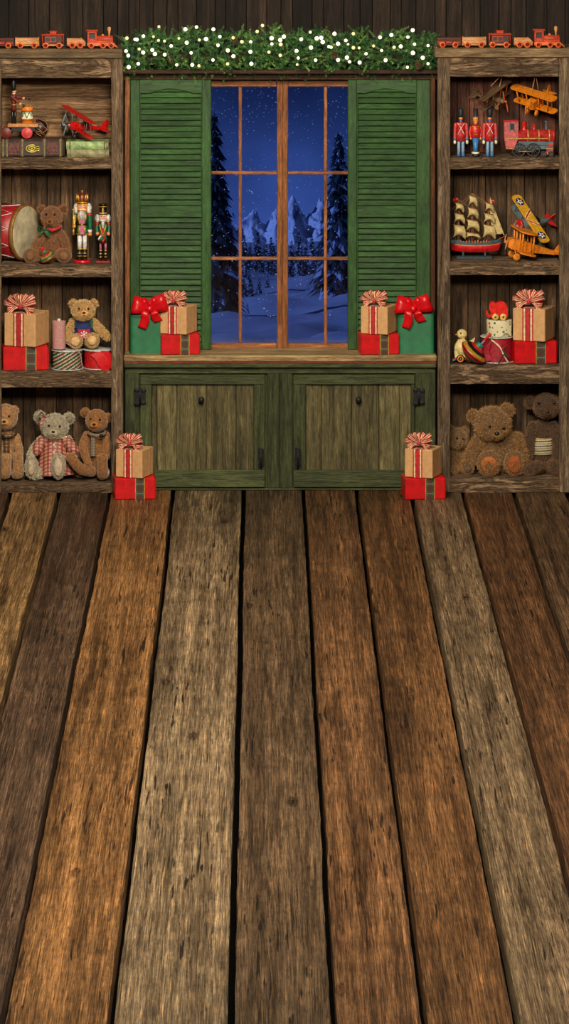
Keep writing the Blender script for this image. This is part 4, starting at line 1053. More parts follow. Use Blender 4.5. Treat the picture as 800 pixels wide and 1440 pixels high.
# figure
mb = MB()
for x in (17.6, 21.4): mb.cyl((LX(x), -2, 20.5), (LX(x), -2, 41), 1.7, 2, 12, 0)
mb.lathe([(3.4, 0), (3.9, 3), (3.4, 12), (4.2, 19), (4.0, 22), (2, 24)], (LX(19.5), -2, 38), (0, 0, 1), 16, 1)
mb.lathe([(3.7, 0), (3.9, .8), (3.7, 1.6)], (LX(19.5), -2, 46), (0, 0, 1), 16, 3)
mb.cyl((LX(19.5), -2, 61), (LX(19.5), -2, 63), 2.2, seg=12, mi=4)
mb.ell((LX(20), -2, 65.5), 2.9, 2.9, 3.1, mi=2)
mb.lathe([(3.3, 0), (3.6, 4), (3.9, 13), (3.4, 15.5), (0, 16.5)], (LX(19), -2, 66.5), (0, 0, 1), 16, 0)
mb.ell((LX(22.8), -2.4, 65.4), .8, .8, .7, mi=2)
mb.build('drummer', [blk, dred, skin, gold, wht], r)
for a, b, e2 in (((16, -5, 59), (27.5, -8, 49.5), (34, -8, 46)), ((22, 2, 58), (31, 1, 56), (41.5, -1, 54))):
    mb = MB(); A = V((LX(a[0]), a[1], a[2])); B = V((LX(b[0]), b[1], b[2])); E = V((LX(e2[0]), e2[1], e2[2]))
    mb.limb([A, A.lerp(B, .5), B], [1.9, 2, 2]); mb.ell(B + (B - A).normalized() * 2, 2.2, 2.2, 2.2, mi=1)
    mb.cyl(B, E, .6, .6, 8, 2); mb.ell(E, 1.9, 1.7, 1.6, mi=2); mb.build('arm', [dred, skin, blk], r)
mb = MB(); mb.lathe([(7.6, 0), (8, .6), (8, 5), (8.2, 5), (8.2, 6.2), (7.7, 6.2), (7.7, 17), (8.2, 17), (8.2, 18.2), (8, 18.2), (8, 22.6), (7.6, 23.4), (7.2, 23.4)], (LX(38.2), 0, 20.6), (0, 0, 1), 28, [0, 0, 1, 1, 1, 2, 1, 1, 1, 0, 0, 0])
mb.lathe([(7.2, 0), (0, .2)], (LX(38.2), 0, 43.8), (0, 0, 1), 24, 2)
for s1 in (-1, 1):
    mb.tube([V((LX(38.2) + s1 * 3.5, -7.2, 36.5)), V((LX(38.2), -8.1, 28.5))], .55, 6, 3); mb.tube([V((LX(38.2) + s1 * 3.5, -7.2, 36.5)), V((LX(38.2) + s1 * 6, -5.6, 30)), V((LX(38.2) + s1 * 7.2, -3.4, 36))], .4, 6, 3)
mb.build('drum', [orng, red, crm, grnp], r)

r = mk('patterned_ball', 'dark round ball with gold and red filigree behind the drummer cart', 'ball', 56, 18, zt)
mb = MB(); mb.ell((0, 0, 12.5), 12.5, seg=28, ring=18); mb.build('ball', blk, r)
mb = MB()
for k in range(9):
    ph = k * .7; M = Matrix.Rotation(ph, 3, 'Z') @ Matrix.Rotation(.4 + .25 * k, 3, 'X')
    mb.tube([V((0, 0, 12.5)) + M @ V((12.6 * math.cos(a * PI / 14), 12.6 * math.sin(a * PI / 14), 1.2 * math.sin(a * 1.3))) for a in range(28)], .65, 5, k % 2, closed=True)
mb.build('filigree', [paint('old_gold', (140, 104, 62), .6), dred], r)

# ------------------------------------------------------------------ biplanes
def biplane(name, label, c, n, w, L, span, chord, mats, opt=None):
    """body along local +X (nose), wings along local Y, origin at the mid fuselage"""
    opt = opt or {}; r = thing(name, label, 'toy airplane', c); body, wing, lower, tail, prop, strut, wh = mats
    fr = L * opt.get('fat', .085); gap = L * opt.get('gap', .22)
    mb = MB(); prof = [(0, -.52), (.25, -.5), (.45, -.3), (.85, 0), (1.0, .22), (1.0, .36), (.8, .42), (.0, .43)]
    mb.lathe([(p * fr, q * L) for p, q in prof], (0, 0, 0), (1, 0, 0), 4 if opt.get('boxy') else 16, 0, not opt.get('boxy'))
    mb.T = Matrix.Identity(4)
    if opt.get('boxy'): mb.v = [Matrix.Rotation(PI / 4, 4, 'X') @ p for p in mb.v]
    mb.build('fuselage', body, r)
    mb = MB(); mb.ell((-.02 * L, 0, fr * .9), L * .06, fr * .6, fr * .3, mi=0); mb.tube([V((L * .04, -fr * .5, fr * .8)), V((L * .05, 0, fr * 1.5)), V((L * .04, fr * .5, fr * .8))], .5, 6); mb.build('cockpit', blk, r)
    def wingmesh(x, z, sp, ch, mat, nm, rib=False, deco=None):
        mb = MB(); poly = []
        hs = sp / 2; rr = ch * .5
        for a in range(-6, 7): t = a * PI / 12; poly.append((hs - rr * .6 + rr * .6 * math.cos(t), rr * math.sin(t)))
        for a in range(6, 19): t = a * PI / 12; poly.append((-hs + rr * .6 + rr * .6 * math.cos(t), rr * math.sin(t)))
        th = max(1.0, L * .02)
        n_ = len(poly); vs = [(x + q, p, z) for p, q in poly] + [(x + q, p, z + th) for p, q in poly]
        mb.add(vs, [tuple(range(n_))[::-1], tuple(range(n_, 2 * n_))] + [(i, (i + 1) % n_, n_ + (i + 1) % n_, n_ + i) for i in range(n_)], 0)
        o = mb.build(nm, mat, r)
        return th
    th = wingmesh(.2 * L, gap, span, chord, wing, 'upper_wing'); wingmesh(.12 * L, -fr * .85, span * opt.get('low', .92), chord * .9, lower, 'lower_wing')
    mb = MB()
    for sy in (-1, 1):
        for q in (.36, .14):
            for dx in (-.3, .3):
                mb.cyl((.12 * L + dx * chord, sy * span * q * .9, -fr * .8), (.2 * L + dx * chord, sy * span * q, gap), opt.get('sr', .6), seg=6)
    mb.build('struts', strut, r)
    mb = MB(); hs = L * .2; mb.add([(-.5 * L, -hs, 0), (-.36 * L, -hs * .6, 0), (-.34 * L, hs * .6, 0) if False else (-.36 * L, hs * .6, 0), (-.5 * L, hs, 0)] + [(-.5 * L, -hs, 1), (-.36 * L, -hs * .6, 1), (-.36 * L, hs * .6, 1), (-.5 * L, hs, 1)], [(3, 2, 1, 0), (4, 5, 6, 7), (0, 1, 5, 4), (1, 2, 6, 5), (2, 3, 7, 6), (3, 0, 4, 7)]); mb.build('tailplane', tail, r)
    mb = MB(); H = L * .2
    mb.prism([(-.36 * L, 0), (-.43 * L, H * .75), (-.48 * L, H), (-.53 * L, H * .7), (-.53 * L, 0)], -.6, .6); mb.build('tail_fin', tail, r)
    mb = MB(); px_ = L * .46; pl = L * opt.get('pl', .2)
    M = Matrix.Rotation(opt.get('pa', .6), 3, 'X')
    for sg in (-1, 1):
        mb.ell(V((px_, 0, 0)) + M @ V((0, 0, sg * pl * .5)), .8, L * .022, pl * .52, 10, 8)
    mb.ell((px_ + .5, 0, 0), 2, L * .03, L * .03); mb.cyl((L * .4, 0, 0), (px_, 0, 0), 1, seg=8); mb.build('propeller', prop, r)
    if opt.get('ring'):
        mb = MB(); mb.lathe([(fr * .7, 0), (fr * 1.1, .4), (fr * 1.12, 4), (fr * .95, 4.4), (fr * .6, 4.2)], (L * .39, 0, 0), (1, 0, 0), 20); mb.build('engine_ring', opt['ring'], r)
    if opt.get('radial'):
        mb = MB()
        for k in range(7): a = 2 * PI * k / 7; mb.cyl((L * .41, 0, 0), (L * .41, math.cos(a) * fr * 1.5, math.sin(a) * fr * 1.5), 1.8, 1.6, 8)
        mb.build('engine', paint('dark_engine', (58, 62, 58), .5), r)
    wr = opt.get('wr', 4.5); wz_ = -fr - wr * 1.1
    for sy in (-1, 1):
        mb = MB(); yy = sy * L * .12; mb.lathe([(0, 0), (wr * .85, 0), (wr, .5), (wr, 2), (wr * .85, 2.5), (0, 2.5)], (.26 * L, yy - 1.2, wz_), (0, 1, 0), 20, 0); mb.ell((.26 * L, yy, wz_), wr * .3, 2, wr * .3, mi=1); mb.build('wheel', [wh, prop], r)
        mb = MB(); mb.cyl((.3 * L, sy * fr * .6, -fr * .7), (.26 * L, yy * .9, wz_), .7, seg=6); mb.cyl((.16 * L, sy * fr * .6, -fr * .7), (.26 * L, yy * .9, wz_), .7, seg=6); mb.build('landing_leg', strut, r)
    up = V(opt.get('up', (0, 0, 1)))
    if V(n).cross(V(w)).dot(up) < 0: w = -V(w)
    orient(r, n, w); return r
grym = paint('strut_grey', (120, 112, 108), .5)
rp_ = biplane('toy_biplane', 'glossy red metal biplane standing on two flat green books', (X(118, 14), 14, z0 + 22.2 + 18), (-.76, -.62, .14), (-.62, .74, .28), 76, 76, 13,
    (paint('biplane_red', (186, 22, 20), .3),) * 4 + (gry, grym, blk), dict(radial=True, gap=.22, wr=4.6, pl=.22))
# hanging planes
z1 = at(0, 108, YF).z
og = orng
ph = biplane('toy_biplane', 'orange wooden biplane hanging on string above the red engine', (X(757, 14), 14, at(0, 140, 14).z), (-.60, -.72, -.32), (-.70, .66, .26), 58, 74, 17,
    (og, og, og, og, og, og, og), dict(boxy=True, gap=.26, fat=.14, wr=4.4, pl=.26, pa=-.5, sr=1.0, low=.95))
mb = MB(); brw = wood('dark_brown_toy_wood', (66, 48, 34), (146, 118, 88), 'y', 6, 6, .0, .1, .5, .4)
pb = biplane('toy_biplane', 'dark brown wooden biplane hanging on string over the toy soldiers', (X(689, 16), 16, at(0, 138, 16).z), (.72, -.62, -.12), (-.62, -.68, -.38), 60, 66, 12,
    (brw, brw, brw, brw, orw, orw, brw), dict(gap=.24, fat=.07, wr=4, pl=.3, pa=.2))
for nm, pts_, lab in (('hanging_string', [[(748, 128, -2), (753, 107, 4)], [(757, 126, 6), (753, 107, 4)]], 'pair of strings holding up the orange biplane'), ('hanging_string', [[(690, 121, 0), (707, 107, 6)], [(702, 122, 4), (707, 107, 6)]], 'pair of strings holding up the dark brown biplane')):
    b = V((X(pts_[0][1][0], 4), pts_[0][1][2], z1)); mb = MB()
    for l in pts_:
        q = [V((X(a, y), y, at(0, p, y).z)) - b for a, p, y in l]; q[1].z = 2; mb.tube(q, .55, 6)
    o = mb.build('hanging_string', paint('string', (170, 130, 88), .9)); o.location = b * S; tag(o, lab, 'string', 'strings of the hanging planes')
# yellow and grey biplane leaning on a wing tip
yl = paint('wing_yellow', (206, 152, 36), .45, var=.18); gb = paint('biplane_grey', (92, 108, 112), .45)
z2 = rz_(1)
py_ = biplane('toy_biplane', 'grey metal biplane with yellow top wing tipped up on one wing', (X(751, 28), 28, z2 + 49), (-.8, -.595, -.064), (-.4845, .527, .697), 66, 88, 17,
    (gb, yl, gb, paint('tail_red', (178, 34, 30), .4), gry, gb, blk), dict(up=(0, -1, 0), ring=red, fat=.13, gap=.17, pl=.2, pa=1.9, wr=3.5))
L_ = 66
for sy in (-1, 1):
    zt_ = .17 * L_ + max(1.0, L_ * .02); c = V((.2 * L_, sy * 31, zt_ + .05))
    mb = MB(); mb.lathe([(6.6, 0), (6.6, .15), (0, .15)], c, (0, 0, 1), 28, 0)
    st = []
    for k in range(10): a = 2 * PI * k / 10; rr = 6.2 if k % 2 == 0 else 2.6; st.append((c.x + rr * math.cos(a), c.y + rr * math.sin(a), c.z + .25))
    mb.add([(c.x, c.y, c.z + .25)] + st, [(0, 1 + k, 1 + (k + 1) % 10) for k in range(10)], 1)
    mb.lathe([(1.7, 0), (1.7, .1), (0, .1)], c + V((0, 0, .25)), (0, 0, 1), 16, 2); mb.build('star_roundel', [paint('roundel_blue', (20, 32, 84), .5), wht, red], py_)
mb = MB()
for sy in (-1, 1):
    for o_, wd, mi in ((0, 2.2, 0), (2.1, .7, 1), (-2.1, .7, 1)):
        a = V((.2 * L_ + 8 + 0, sy * 2 + o_, zt_ + .2)); b = V((.2 * L_ - 8, sy * 14 + o_, zt_ + .2)); d = V((0, wd / 2, 0)); mb.add([a - d, a + d, b + d, b - d], [(0, 1, 2, 3)], mi)
mb.build('wing_stripe', [red, wht], py_)
po = biplane('toy_biplane', 'orange wooden biplane parked in front of the yellow-winged plane', (X(748, 0), 0, z2 + 17.5), (-.93, -.28, .24), (.25, -.96, -.1), 88, 54, 28,
    (og, og, og, og, natw, og, og), dict(boxy=True, gap=.235, fat=.12, wr=5.2, pl=.15, pa=1.0, sr=1.3, low=.95))

# ------------------------------------------------------------------ left second shelf: drum, top, nutcrackers
z0 = lz(1)
n = V((.88, -.475, 0)).normalized()
r = thing('toy_drum', 'big red toy drum with cream skin lying on its side', 'drum', (X(37, 20), 20, z0)); rr = 39.5; c = V((0, 0, rr + .8))
mb = MB(); mb.lathe([(rr - 1.5, 0), (rr - 1.5, 54)], c - n * 54, n, 48, 0); mb.build('shell', paint('drum_red', (150, 22, 28), .45), r)
mb = MB()
for h in (-6, -55): mb.lathe([(rr - 1.4, 0), (rr + .2, .6), (rr + .2, 5.6), (rr - .8, 6.4), (rr - 2.5, 6.4)], c + n * h, n, 48, 0)
mb.build('hoop', paint('aged_gold_hoop', (140, 98, 44), .5, .3, bump=.3), r)
mb = MB(); mb.lathe([(rr - 2, 0), (rr - 3, .5), (0, .9)], c + n * .1, n, 48, 0); mb.build('drum_skin', paint('drum_skin_cream', (176, 164, 134), .75, var=.22, vs=14), r)
mb = MB(); u = n.orthogonal().normalized(); v = n.cross(u); N = 20; ps = []
for k in range(N + 1): a = 2 * PI * k / N; ps.append(c + (u * math.cos(a) + v * math.sin(a)) * (rr - .6) + n * (-8 if k % 2 else -46))
mb.tube(ps, .8, 6); mb.build('cord', wht, r)
# spinning top in the bear's lap
def top(name, label, c, ax, R_, colr, H):
    r = thing(name, label, 'spinning top', c); ax = V(ax).normalized()
    pr = [(.8, 0), (2, 1.5), (.25 * R_, .12 * R_ + 1.5), (.55 * R_, .35 * R_), (.82 * R_, .55 * R_), (R_, .72 * R_), (R_ * 1.02, .80 * R_), (R_, .88 * R_), (.8 * R_, 1.05 * R_), (.55 * R_, 1.2 * R_), (.3 * R_, 1.32 * R_), (.16 * R_, 1.36 * R_)]
    mb = MB(); mb.lathe(pr, (0, 0, 0), ax, 32, [colr[i % len(colr)][0] for i in range(len(pr) - 1)])
    mb.build('body', [red, grnp, gold, blk, crm, paint('teal_paint', (30, 130, 140), .4)], r)
    mb = MB(); o = ax * 1.34 * R_; mb.cyl(o, o + ax * H * .5, 1.1, seg=10, mi=1)
    mb.lathe([(1.5, 0), (2.4, 1.5), (1.7, H * .28), (2.3, H * .42), (2.0, H * .5), (0, H * .52)], o + ax * H * .5, ax, 16, 0); mb.build('handle', [paint('handle_red', (206, 40, 24), .35), gry], r)
    return r, ax
top('spinning_top', 'small red green and gold spinning top in front of the brown bear', (X(71, -12), -12, z0 + 2), (-.5, -.25, .9), 11.5, [(0,), (1,), (2,)], 11)

def nut_legs(mb, x, z0_, z1_, r0, mi): mb.cyl((x, 0, z0_), (x, 0, z1_), r0, seg=14, mi=mi)
pinkp = paint('pink_brocade', (168, 92, 118), .6, var=.4, vs=150)
fur_w = paint('white_doll_hair', (206, 206, 204), .9)
def nut_hair(r, xs, z, rr, rz, n=700):
    for x in xs:
        mb = MB(); mb.ell((x, 1.5, z), rr, rr * 1.1, rz, 14, 9); mb.fur(n, 1.8, .4, 0, .5, .6, 3); mb.build('hair', fur_w, r)
def face(r, z, w_, skin_, moustache=True, beard=True):
    y = -w_ * .98
    mb = MB()
    for sx in (-1, 1): mb.ell((sx * w_ * .42, y * .90, z + 1.3), 1.35, .6, 1.15, 10, 6, 0); mb.ell((sx * w_ * .42, y * .90 - .5, z + 1.3), .75, .4, .75, 8, 6, 1)
    mb.build('eyes', [wht, blu], r)
    mb = MB(); mb.ell((0, y - .4, z - .2), 1.1, 1.2, 1.3, 10, 6, 0)
    for sx in (-1, 1): mb.ell((sx * w_ * .55, y * .84, z - 1.6), 1.3, .4, 1.0, 8, 5, 1); mb.tube([(sx * w_ * .2, y * .98, z + 3.1), (sx * w_ * .6, y * .84, z + 3.3)], .4, 5, 2)
    mb.build('nose_and_cheeks', [skin_, paint('cheek_red', (206, 90, 60), .5), blk], r)
    mb = MB()
    for sx in (-1, 1): mb.limb([(sx * .3, y - .3, z - 1.8), (sx * w_ * .35, y * .95 - .5, z - 2.6), (sx * w_ * .75, y * .75, z - 2.2)], [.9, 1.0, .5], 8)
    mb.build('moustache', wht if beard else blk, r)
# king
r = mk('nutcracker', 'tall nutcracker king with gold crown, white beard and green sleeves', 'nutcracker', 115.5, 2, z0)
mb = MB(); mb.lathe([(11.6, 0), (12, .8), (12, 2.8), (11.2, 3.6), (0, 3.7)], (0, 0, .1), (0, 0, 1), 28, 0, True, 1, .8); mb.build('base', paint('glossy_red_base', (196, 20, 34), .25), r)
for x in (-3.6, 3.7):
    mb = MB(); mb.ell((x, -1.5, 5.6), 3.5, 5, 2.2, mi=0); mb.cyl((x, 0, 5), (x, 0, 19.5), 2.7, 3.1, 14, 0); mb.lathe([(3.2, 0), (3.7, .8), (3.3, 2)], (x, 0, 18.6), (0, 0, 1), 14, 1); 
    for zz in (9, 13): mb.lathe([(2.9, 0), (3.3, .6), (2.9, 1.2)], (x, 0, zz), (0, 0, 1), 12, 1)
    nut_legs(mb, x, 20.5, 41, 3.1, 2); mb.build('leg', [blk, gold, wht], r)
mb = MB(); mb.lathe([(8.2, 0), (8, 6), (6.8, 13)], (0, 0, 40), (0, 0, 1), 24, 0, True, 1, .75); mb.lathe([(6.6, 0), (7.6, 10), (7.9, 15), (6, 18), (2.5, 19)], (0, 0, 54), (0, 0, 1), 24, 0, True, 1, .75)
mb.build('coat', grnp, r)
mb = MB(); mb.box(-3.4, 3.4, -6.7, -3, 40.2, 53, .5, 0); mb.box(-4.6, 4.6, -6.4, -3, 55, 70, .8, 0); mb.build('waistcoat', pinkp, r)
mb = MB()
for sx in (-1, 1): mb.tube([(sx * 4.4, -6.3, 40.2), (sx * 3.8, -6.2, 53)], .9, 6); mb.tube([(sx * 3.4, -5.6, 55), (sx * 5.6, -6, 64), (sx * 5.2, -5.5, 71)], .9, 6)
mb.lathe([(8.3, 0), (8.5, .6), (8.2, 1.3)], (0, 0, 40), (0, 0, 1), 24, 0, True, 1, .76); mb.box(-1.4, 1.4, -6.8, -5.4, 52.6, 55.6, .3); mb.build('gold_trim', gold, r)
mb = MB(); mb.lathe([(7, 0), (7.1, .5), (7.1, 2), (7, 2.4)], (0, 0, 52.8), (0, 0, 1), 24, 0, True, 1, .78); mb.build('belt', blk, r)
mb = MB(); mb.lathe([(5.5, 0), (7.3, 1.5), (7.7, 6), (7.5, 11), (7, 12)], (0, 0, 71.5), (0, 0, 1), 24, 0, True, 1, .85); mb.build('head', paint('orange_doll_face', (226, 140, 70), .45), r)
face(r, 78, 6.8, paint('orange_doll_face', (226, 140, 70), .45))
mb = MB(); mb.ell((0, -5.6, 67.5), 4.6, 2.4, 6.0, mi=0); mb.fur(900, 2.2, .4, 0, .6, .6, 2); mb.build('beard', paint('grey_white_beard', (196, 192, 184), .9), r)
nut_hair(r, (-8.3, 9.4), 76, 3.0, 7.4)
mb = MB(); mb.lathe([(7.4, 0), (8, .6), (8, 1.6), (7.6, 1.8), (7.6, 2.8), (7.9, 3), (7.9, 4.4), (7.2, 5)], (0, 0, 83), (0, 0, 1), 24, [0, 0, 1, 1, 1, 0, 0], True, 1, .85)
mb.lathe([(6.4, 0), (6.8, 3), (6.2, 7), (3.4, 10), (0, 11)], (0, 0, 87.5), (0, 0, 1), 24, 0, True, 1, .85)
for k in range(8):
    a = 2 * PI * k / 8; c = V((math.cos(a) * 6.8, math.sin(a) * 5.8, 88)); mb.prism([(-2, 0), (2, 0), (1.4, 3.5), (0, 7.5), (-1.4, 3.5)], -.4, .4, 1) if False else mb.lathe([(1.9, 0), (1.6, 4), (.4, 8), (0, 8.4)], c, (math.cos(a) * .15, math.sin(a) * .15, 1), 8, 1); mb.ell(c + V((math.cos(a) * 1.2, math.sin(a) * 1.2, 9)), 1, mi=0); mb.ell(c + V((math.cos(a) * 1.6, math.sin(a) * 1.6, 3)), 1, mi=2)
mb.cyl((0, 0, 97), (0, 0, 100), .7, seg=8, mi=1); mb.ell((0, 0, 101), 1.4, mi=1); mb.build('crown', [dred, gold, red], r)
mb = MB(); mb.limb([(10.4, 0, 66), (11, 0, 56), (11, -.5, 47)], [3, 2.9, 2.7], mi=0); mb.ell((10.4, 0, 68), 3.4, 3, 2.3, mi=1); mb.cyl((11, -.5, 42.5), (11, -.5, 47), 3, 3, 14, 2); mb.ell((11, -1, 40), 2.9, 2.7, 2.7, mi=3); mb.build('arm', [grnp, red, wht, orng], r)
mb = MB(); mb.limb([(-10, 0, 67), (-11, -1, 60), (-11.3, -2, 54)], [2.8, 2.7, 2.5], mi=2); mb.ell((-9.8, 0, 68), 3, 3, 2.3, mi=0); mb.ell((-11.3, -3, 51.5), 2.9, 2.7, 2.7, mi=3); mb.ell((-11.2, -2.6, 60.5), 1.4, 1.4, 1.4, mi=1); mb.build('arm', [grnp, blu, gold, orng], r)
mb = MB(); mb.cyl((-12, -4.5, 39.5), (-12, -4.5, 74), .9, seg=10); mb.cyl((-12, -4.5, 40), (-12, -4.5, 48), 1.5, seg=10); mb.ell((-12, -4.5, 75), 1.8); mb.build('sceptre', gold, r)
# drummer nutcracker
r = mk('nutcracker', 'smaller nutcracker drummer with black gold-banded hat beside the post', 'nutcracker', 144.8, 2, z0)
mb = MB(); mb.box(-10.3, 10.3, -7, 7, .05, 3.2, .8); mb.build('base', paint('dusty_red_base', (136, 44, 48), .4), r)
for x in (-3.4, 3.6):
    mb = MB(); mb.ell((x, -1.2, 4.4), 2.2, 3.6, 1.6, mi=0); mb.cyl((x, 0, 4), (x, 0, 17), 1.8, 1.9, 12, 0); 
    for zz in (7.5, 12, 16.4): mb.lathe([(1.9, 0), (2.3, .7), (1.9, 1.4)], (x, 0, zz), (0, 0, 1), 12, 1)
    nut_legs(mb, x, 17.5, 29, 1.8, 2); mb.build('leg', [blk, gold, pinkp], r)
mb = MB(); mb.lathe([(6.6, 0), (6.2, 6), (5, 12), (6, 20), (6.2, 24), (4, 27), (2, 28)], (0, 0, 28.5), (0, 0, 1), 22, 0, True, 1, .75); mb.build('coat', grnp, r)
mb = MB(); mb.box(-1.6, 1.6, -5.4, -3.6, 40, 55, .4, 0)
for sx in (-1, 1): mb.tube([(sx * 4.6, -3.6, 54), (sx * 2.6, -5, 46), (sx * .4, -5.2, 36)], .8, 6, 1); mb.tube([(sx * 5.5, -3, 44), (sx * 3, -5, 38), (0, -5.4, 34)], .6, 6, 0)
mb.build('braid', [red, gold], r)
mb = MB(); mb.lathe([(4, 0), (5.4, 1), (5.7, 5), (5.6, 10), (5.3, 11)], (0, 0, 57), (0, 0, 1), 22, 0, True, 1, .9); mb.build('head', paint('pink_doll_face', (222, 158, 130), .45), r)
face(r, 62.5, 5.2, paint('pink_doll_face', (222, 158, 130), .45), beard=True)
mb = MB(); mb.limb([(0, -5, 58.5), (0, -5.6, 54), (0, -5.4, 50)], [2, 1.8, .8]); mb.fur(300, 1.2, .3, 0, .5, .5, 2); mb.build('beard', paint('grey_white_beard', (196, 192, 184), .9), r)
nut_hair(r, (-7.6, 7.2), 62.5, 2.8, 4.8, 500); 
mb = MB(); mb.lathe([(5.6, 0), (6.4, .5), (6.2, 1.3), (5.4, 1.6), (5.6, 3.2), (5.2, 3.4), (5.4, 8), (6, 13), (6.2, 13), (6.2, 14.2), (5.8, 14.8), (0, 15.4)], (0, 0, 68), (0, 0, 1), 22, [0, 0, 1, 1, 0, 0, 0, 0, 0, 0, 0], True, 1, .9)
mb.lathe([(5.85, 0), (6.0, .5), (5.9, 1)], (0, 0, 78.6), (0, 0, 1), 22, 1, True, 1, .92)
mb.box(-1.1, 1.1, -6, -4.4, 72, 77.5, .4, 1); mb.build('hat', [blk, gold], r)
for sx in (-1, 1):
    mb = MB(); mb.limb([(sx * 8.2, 0, 53), (sx * 8.6, -1, 48), (sx * 8, -3.4, 43.4)], [2.4, 2.3, 2.2], mi=0); mb.ell((sx * 8.2, 0, 54.8), 3, 2.8, 1.9, mi=1); mb.ell((sx * 7.8, -4.4, 41.6), 2.4, 2.3, 2.4, mi=2); mb.lathe([(2.1, 0), (2.4, .5), (2.1, 1.2)], (sx * 7.8, -4.4, 38.7), (0, 0, 1), 10, 1); mb.build('arm', [grnp, red, skin], r)
mb = MB(); ax = V((.78, -.35, -.5)).normalized(); c = V((-4.6, -7, 36)); mb.lathe([(3.9, 0), (3.9, 2), (3.6, 2), (3.6, 7), (3.9, 7), (3.9, 9.4)], c, ax, 20, [0, 1, 2, 1, 3]); mb.build('drum', [wht, gold, grnp, red], r)

# ------------------------------------------------------------------ left third shelf: spools
z0 = lz(2)
def spool(name, label, px, y, z, R_, H, cm, rim, group, flr=2.0):
    r = mk(name, label, 'spool', px, y, z, group)
    mb = MB(); pr = [(R_ * .6, 1.2)]; n_ = int(H / 1.6)
    for k in range(n_): zz = 1.4 + (H - 2.8) * k / n_; hh = (H - 2.8) / n_; pr += [(R_ - .45, zz), (R_, zz + hh * .5)]
    pr += [(R_ - .45, H - 1.4), (R_ * .6, H - 1.2)]
    mb.lathe(pr, (0, 0, 0), (0, 0, 1), 36, 0); mb.build('wound_cord', cm, r)
    mb = MB()
    if rim:
        for zz in (0, H - 1.3):
          mb = MB(); mb.lathe([(0, 0), (R_ + flr - .4, 0), (R_ + flr, .4), (R_ + flr, .9), (R_ + flr - .4, 1.3), (0, 1.3)], (0, 0, zz), (0, 0, 1), 36, 0); mb.build('flange', rim, r)
    else: mb.lathe([(2.2, 0), (2.2, H + 1.6), (1.4, H + 1.6)], (0, 0, 0), (0, 0, 1), 16, 0); mb.build('paper_core', crm, r)
    return r
cord3 = twist('green_red_white_cord', [(26, 78, 52), (26, 78, 52), (196, 180, 150), (150, 30, 34), (26, 66, 46), (205, 190, 160)], .62)
baker = twist('red_white_twine', [(206, 180, 170), (176, 60, 70), (214, 190, 180), (180, 70, 78)], 1.8)
rimm = paint('grey_white_plastic', (184, 188, 184), .4)
spool('cord_spool', 'spool of thick green, red and white twisted cord under the twine', 94.5, 4, z0 + .1, 21, 27.5, cord3, rimm, 'cord and ribbon spools', 1.2)
spool('twine_spool', 'tall spool of red and white baker twine beside the kraft gift', 83, -2, z0 + 27.8, 9.6, 42, baker, None, 'cord and ribbon spools')
r = spool('ribbon_spool', 'spool of red ribbon under the bear in dungarees', 138, 12, z0 + .1, 20, 27, paint('red_ribbon_wound', (176, 18, 24), .5), rimm, 'cord and ribbon spools', 1.5)
mb = MB(); mb.ribbon([(-4, -20.5, 24), (4, -22.5, 18), (10, -23, 8), (17, -22, 1.5)], [V((1, 0, .5)), V((1, 0, .7))], [12, 14, 12], (0, 0, 0), 16); mb.ribbon([(2, -21, 23), (12, -21, 22), (16, -20, 12), (17, -20, 3)], [V((.6, 0, 1)), V((1, 0, .2))], [8, 12, 10], (0, 0, 0), 16); mb.build('loose_ribbon', satin, r)
mb = MB(); mb.tube(spline([(-8, 9, 38), (4, 0, 33), (12, -1, 26), (15, 0, 12), (16, 0, .6)], 24), .6, 6, 0); o = mb.build('loose_twine', baker); o.location = V((X(100, -18), -18, z0)) * S; tag(o, 'loose pale twine end trailing down over the cord spool', 'twine')

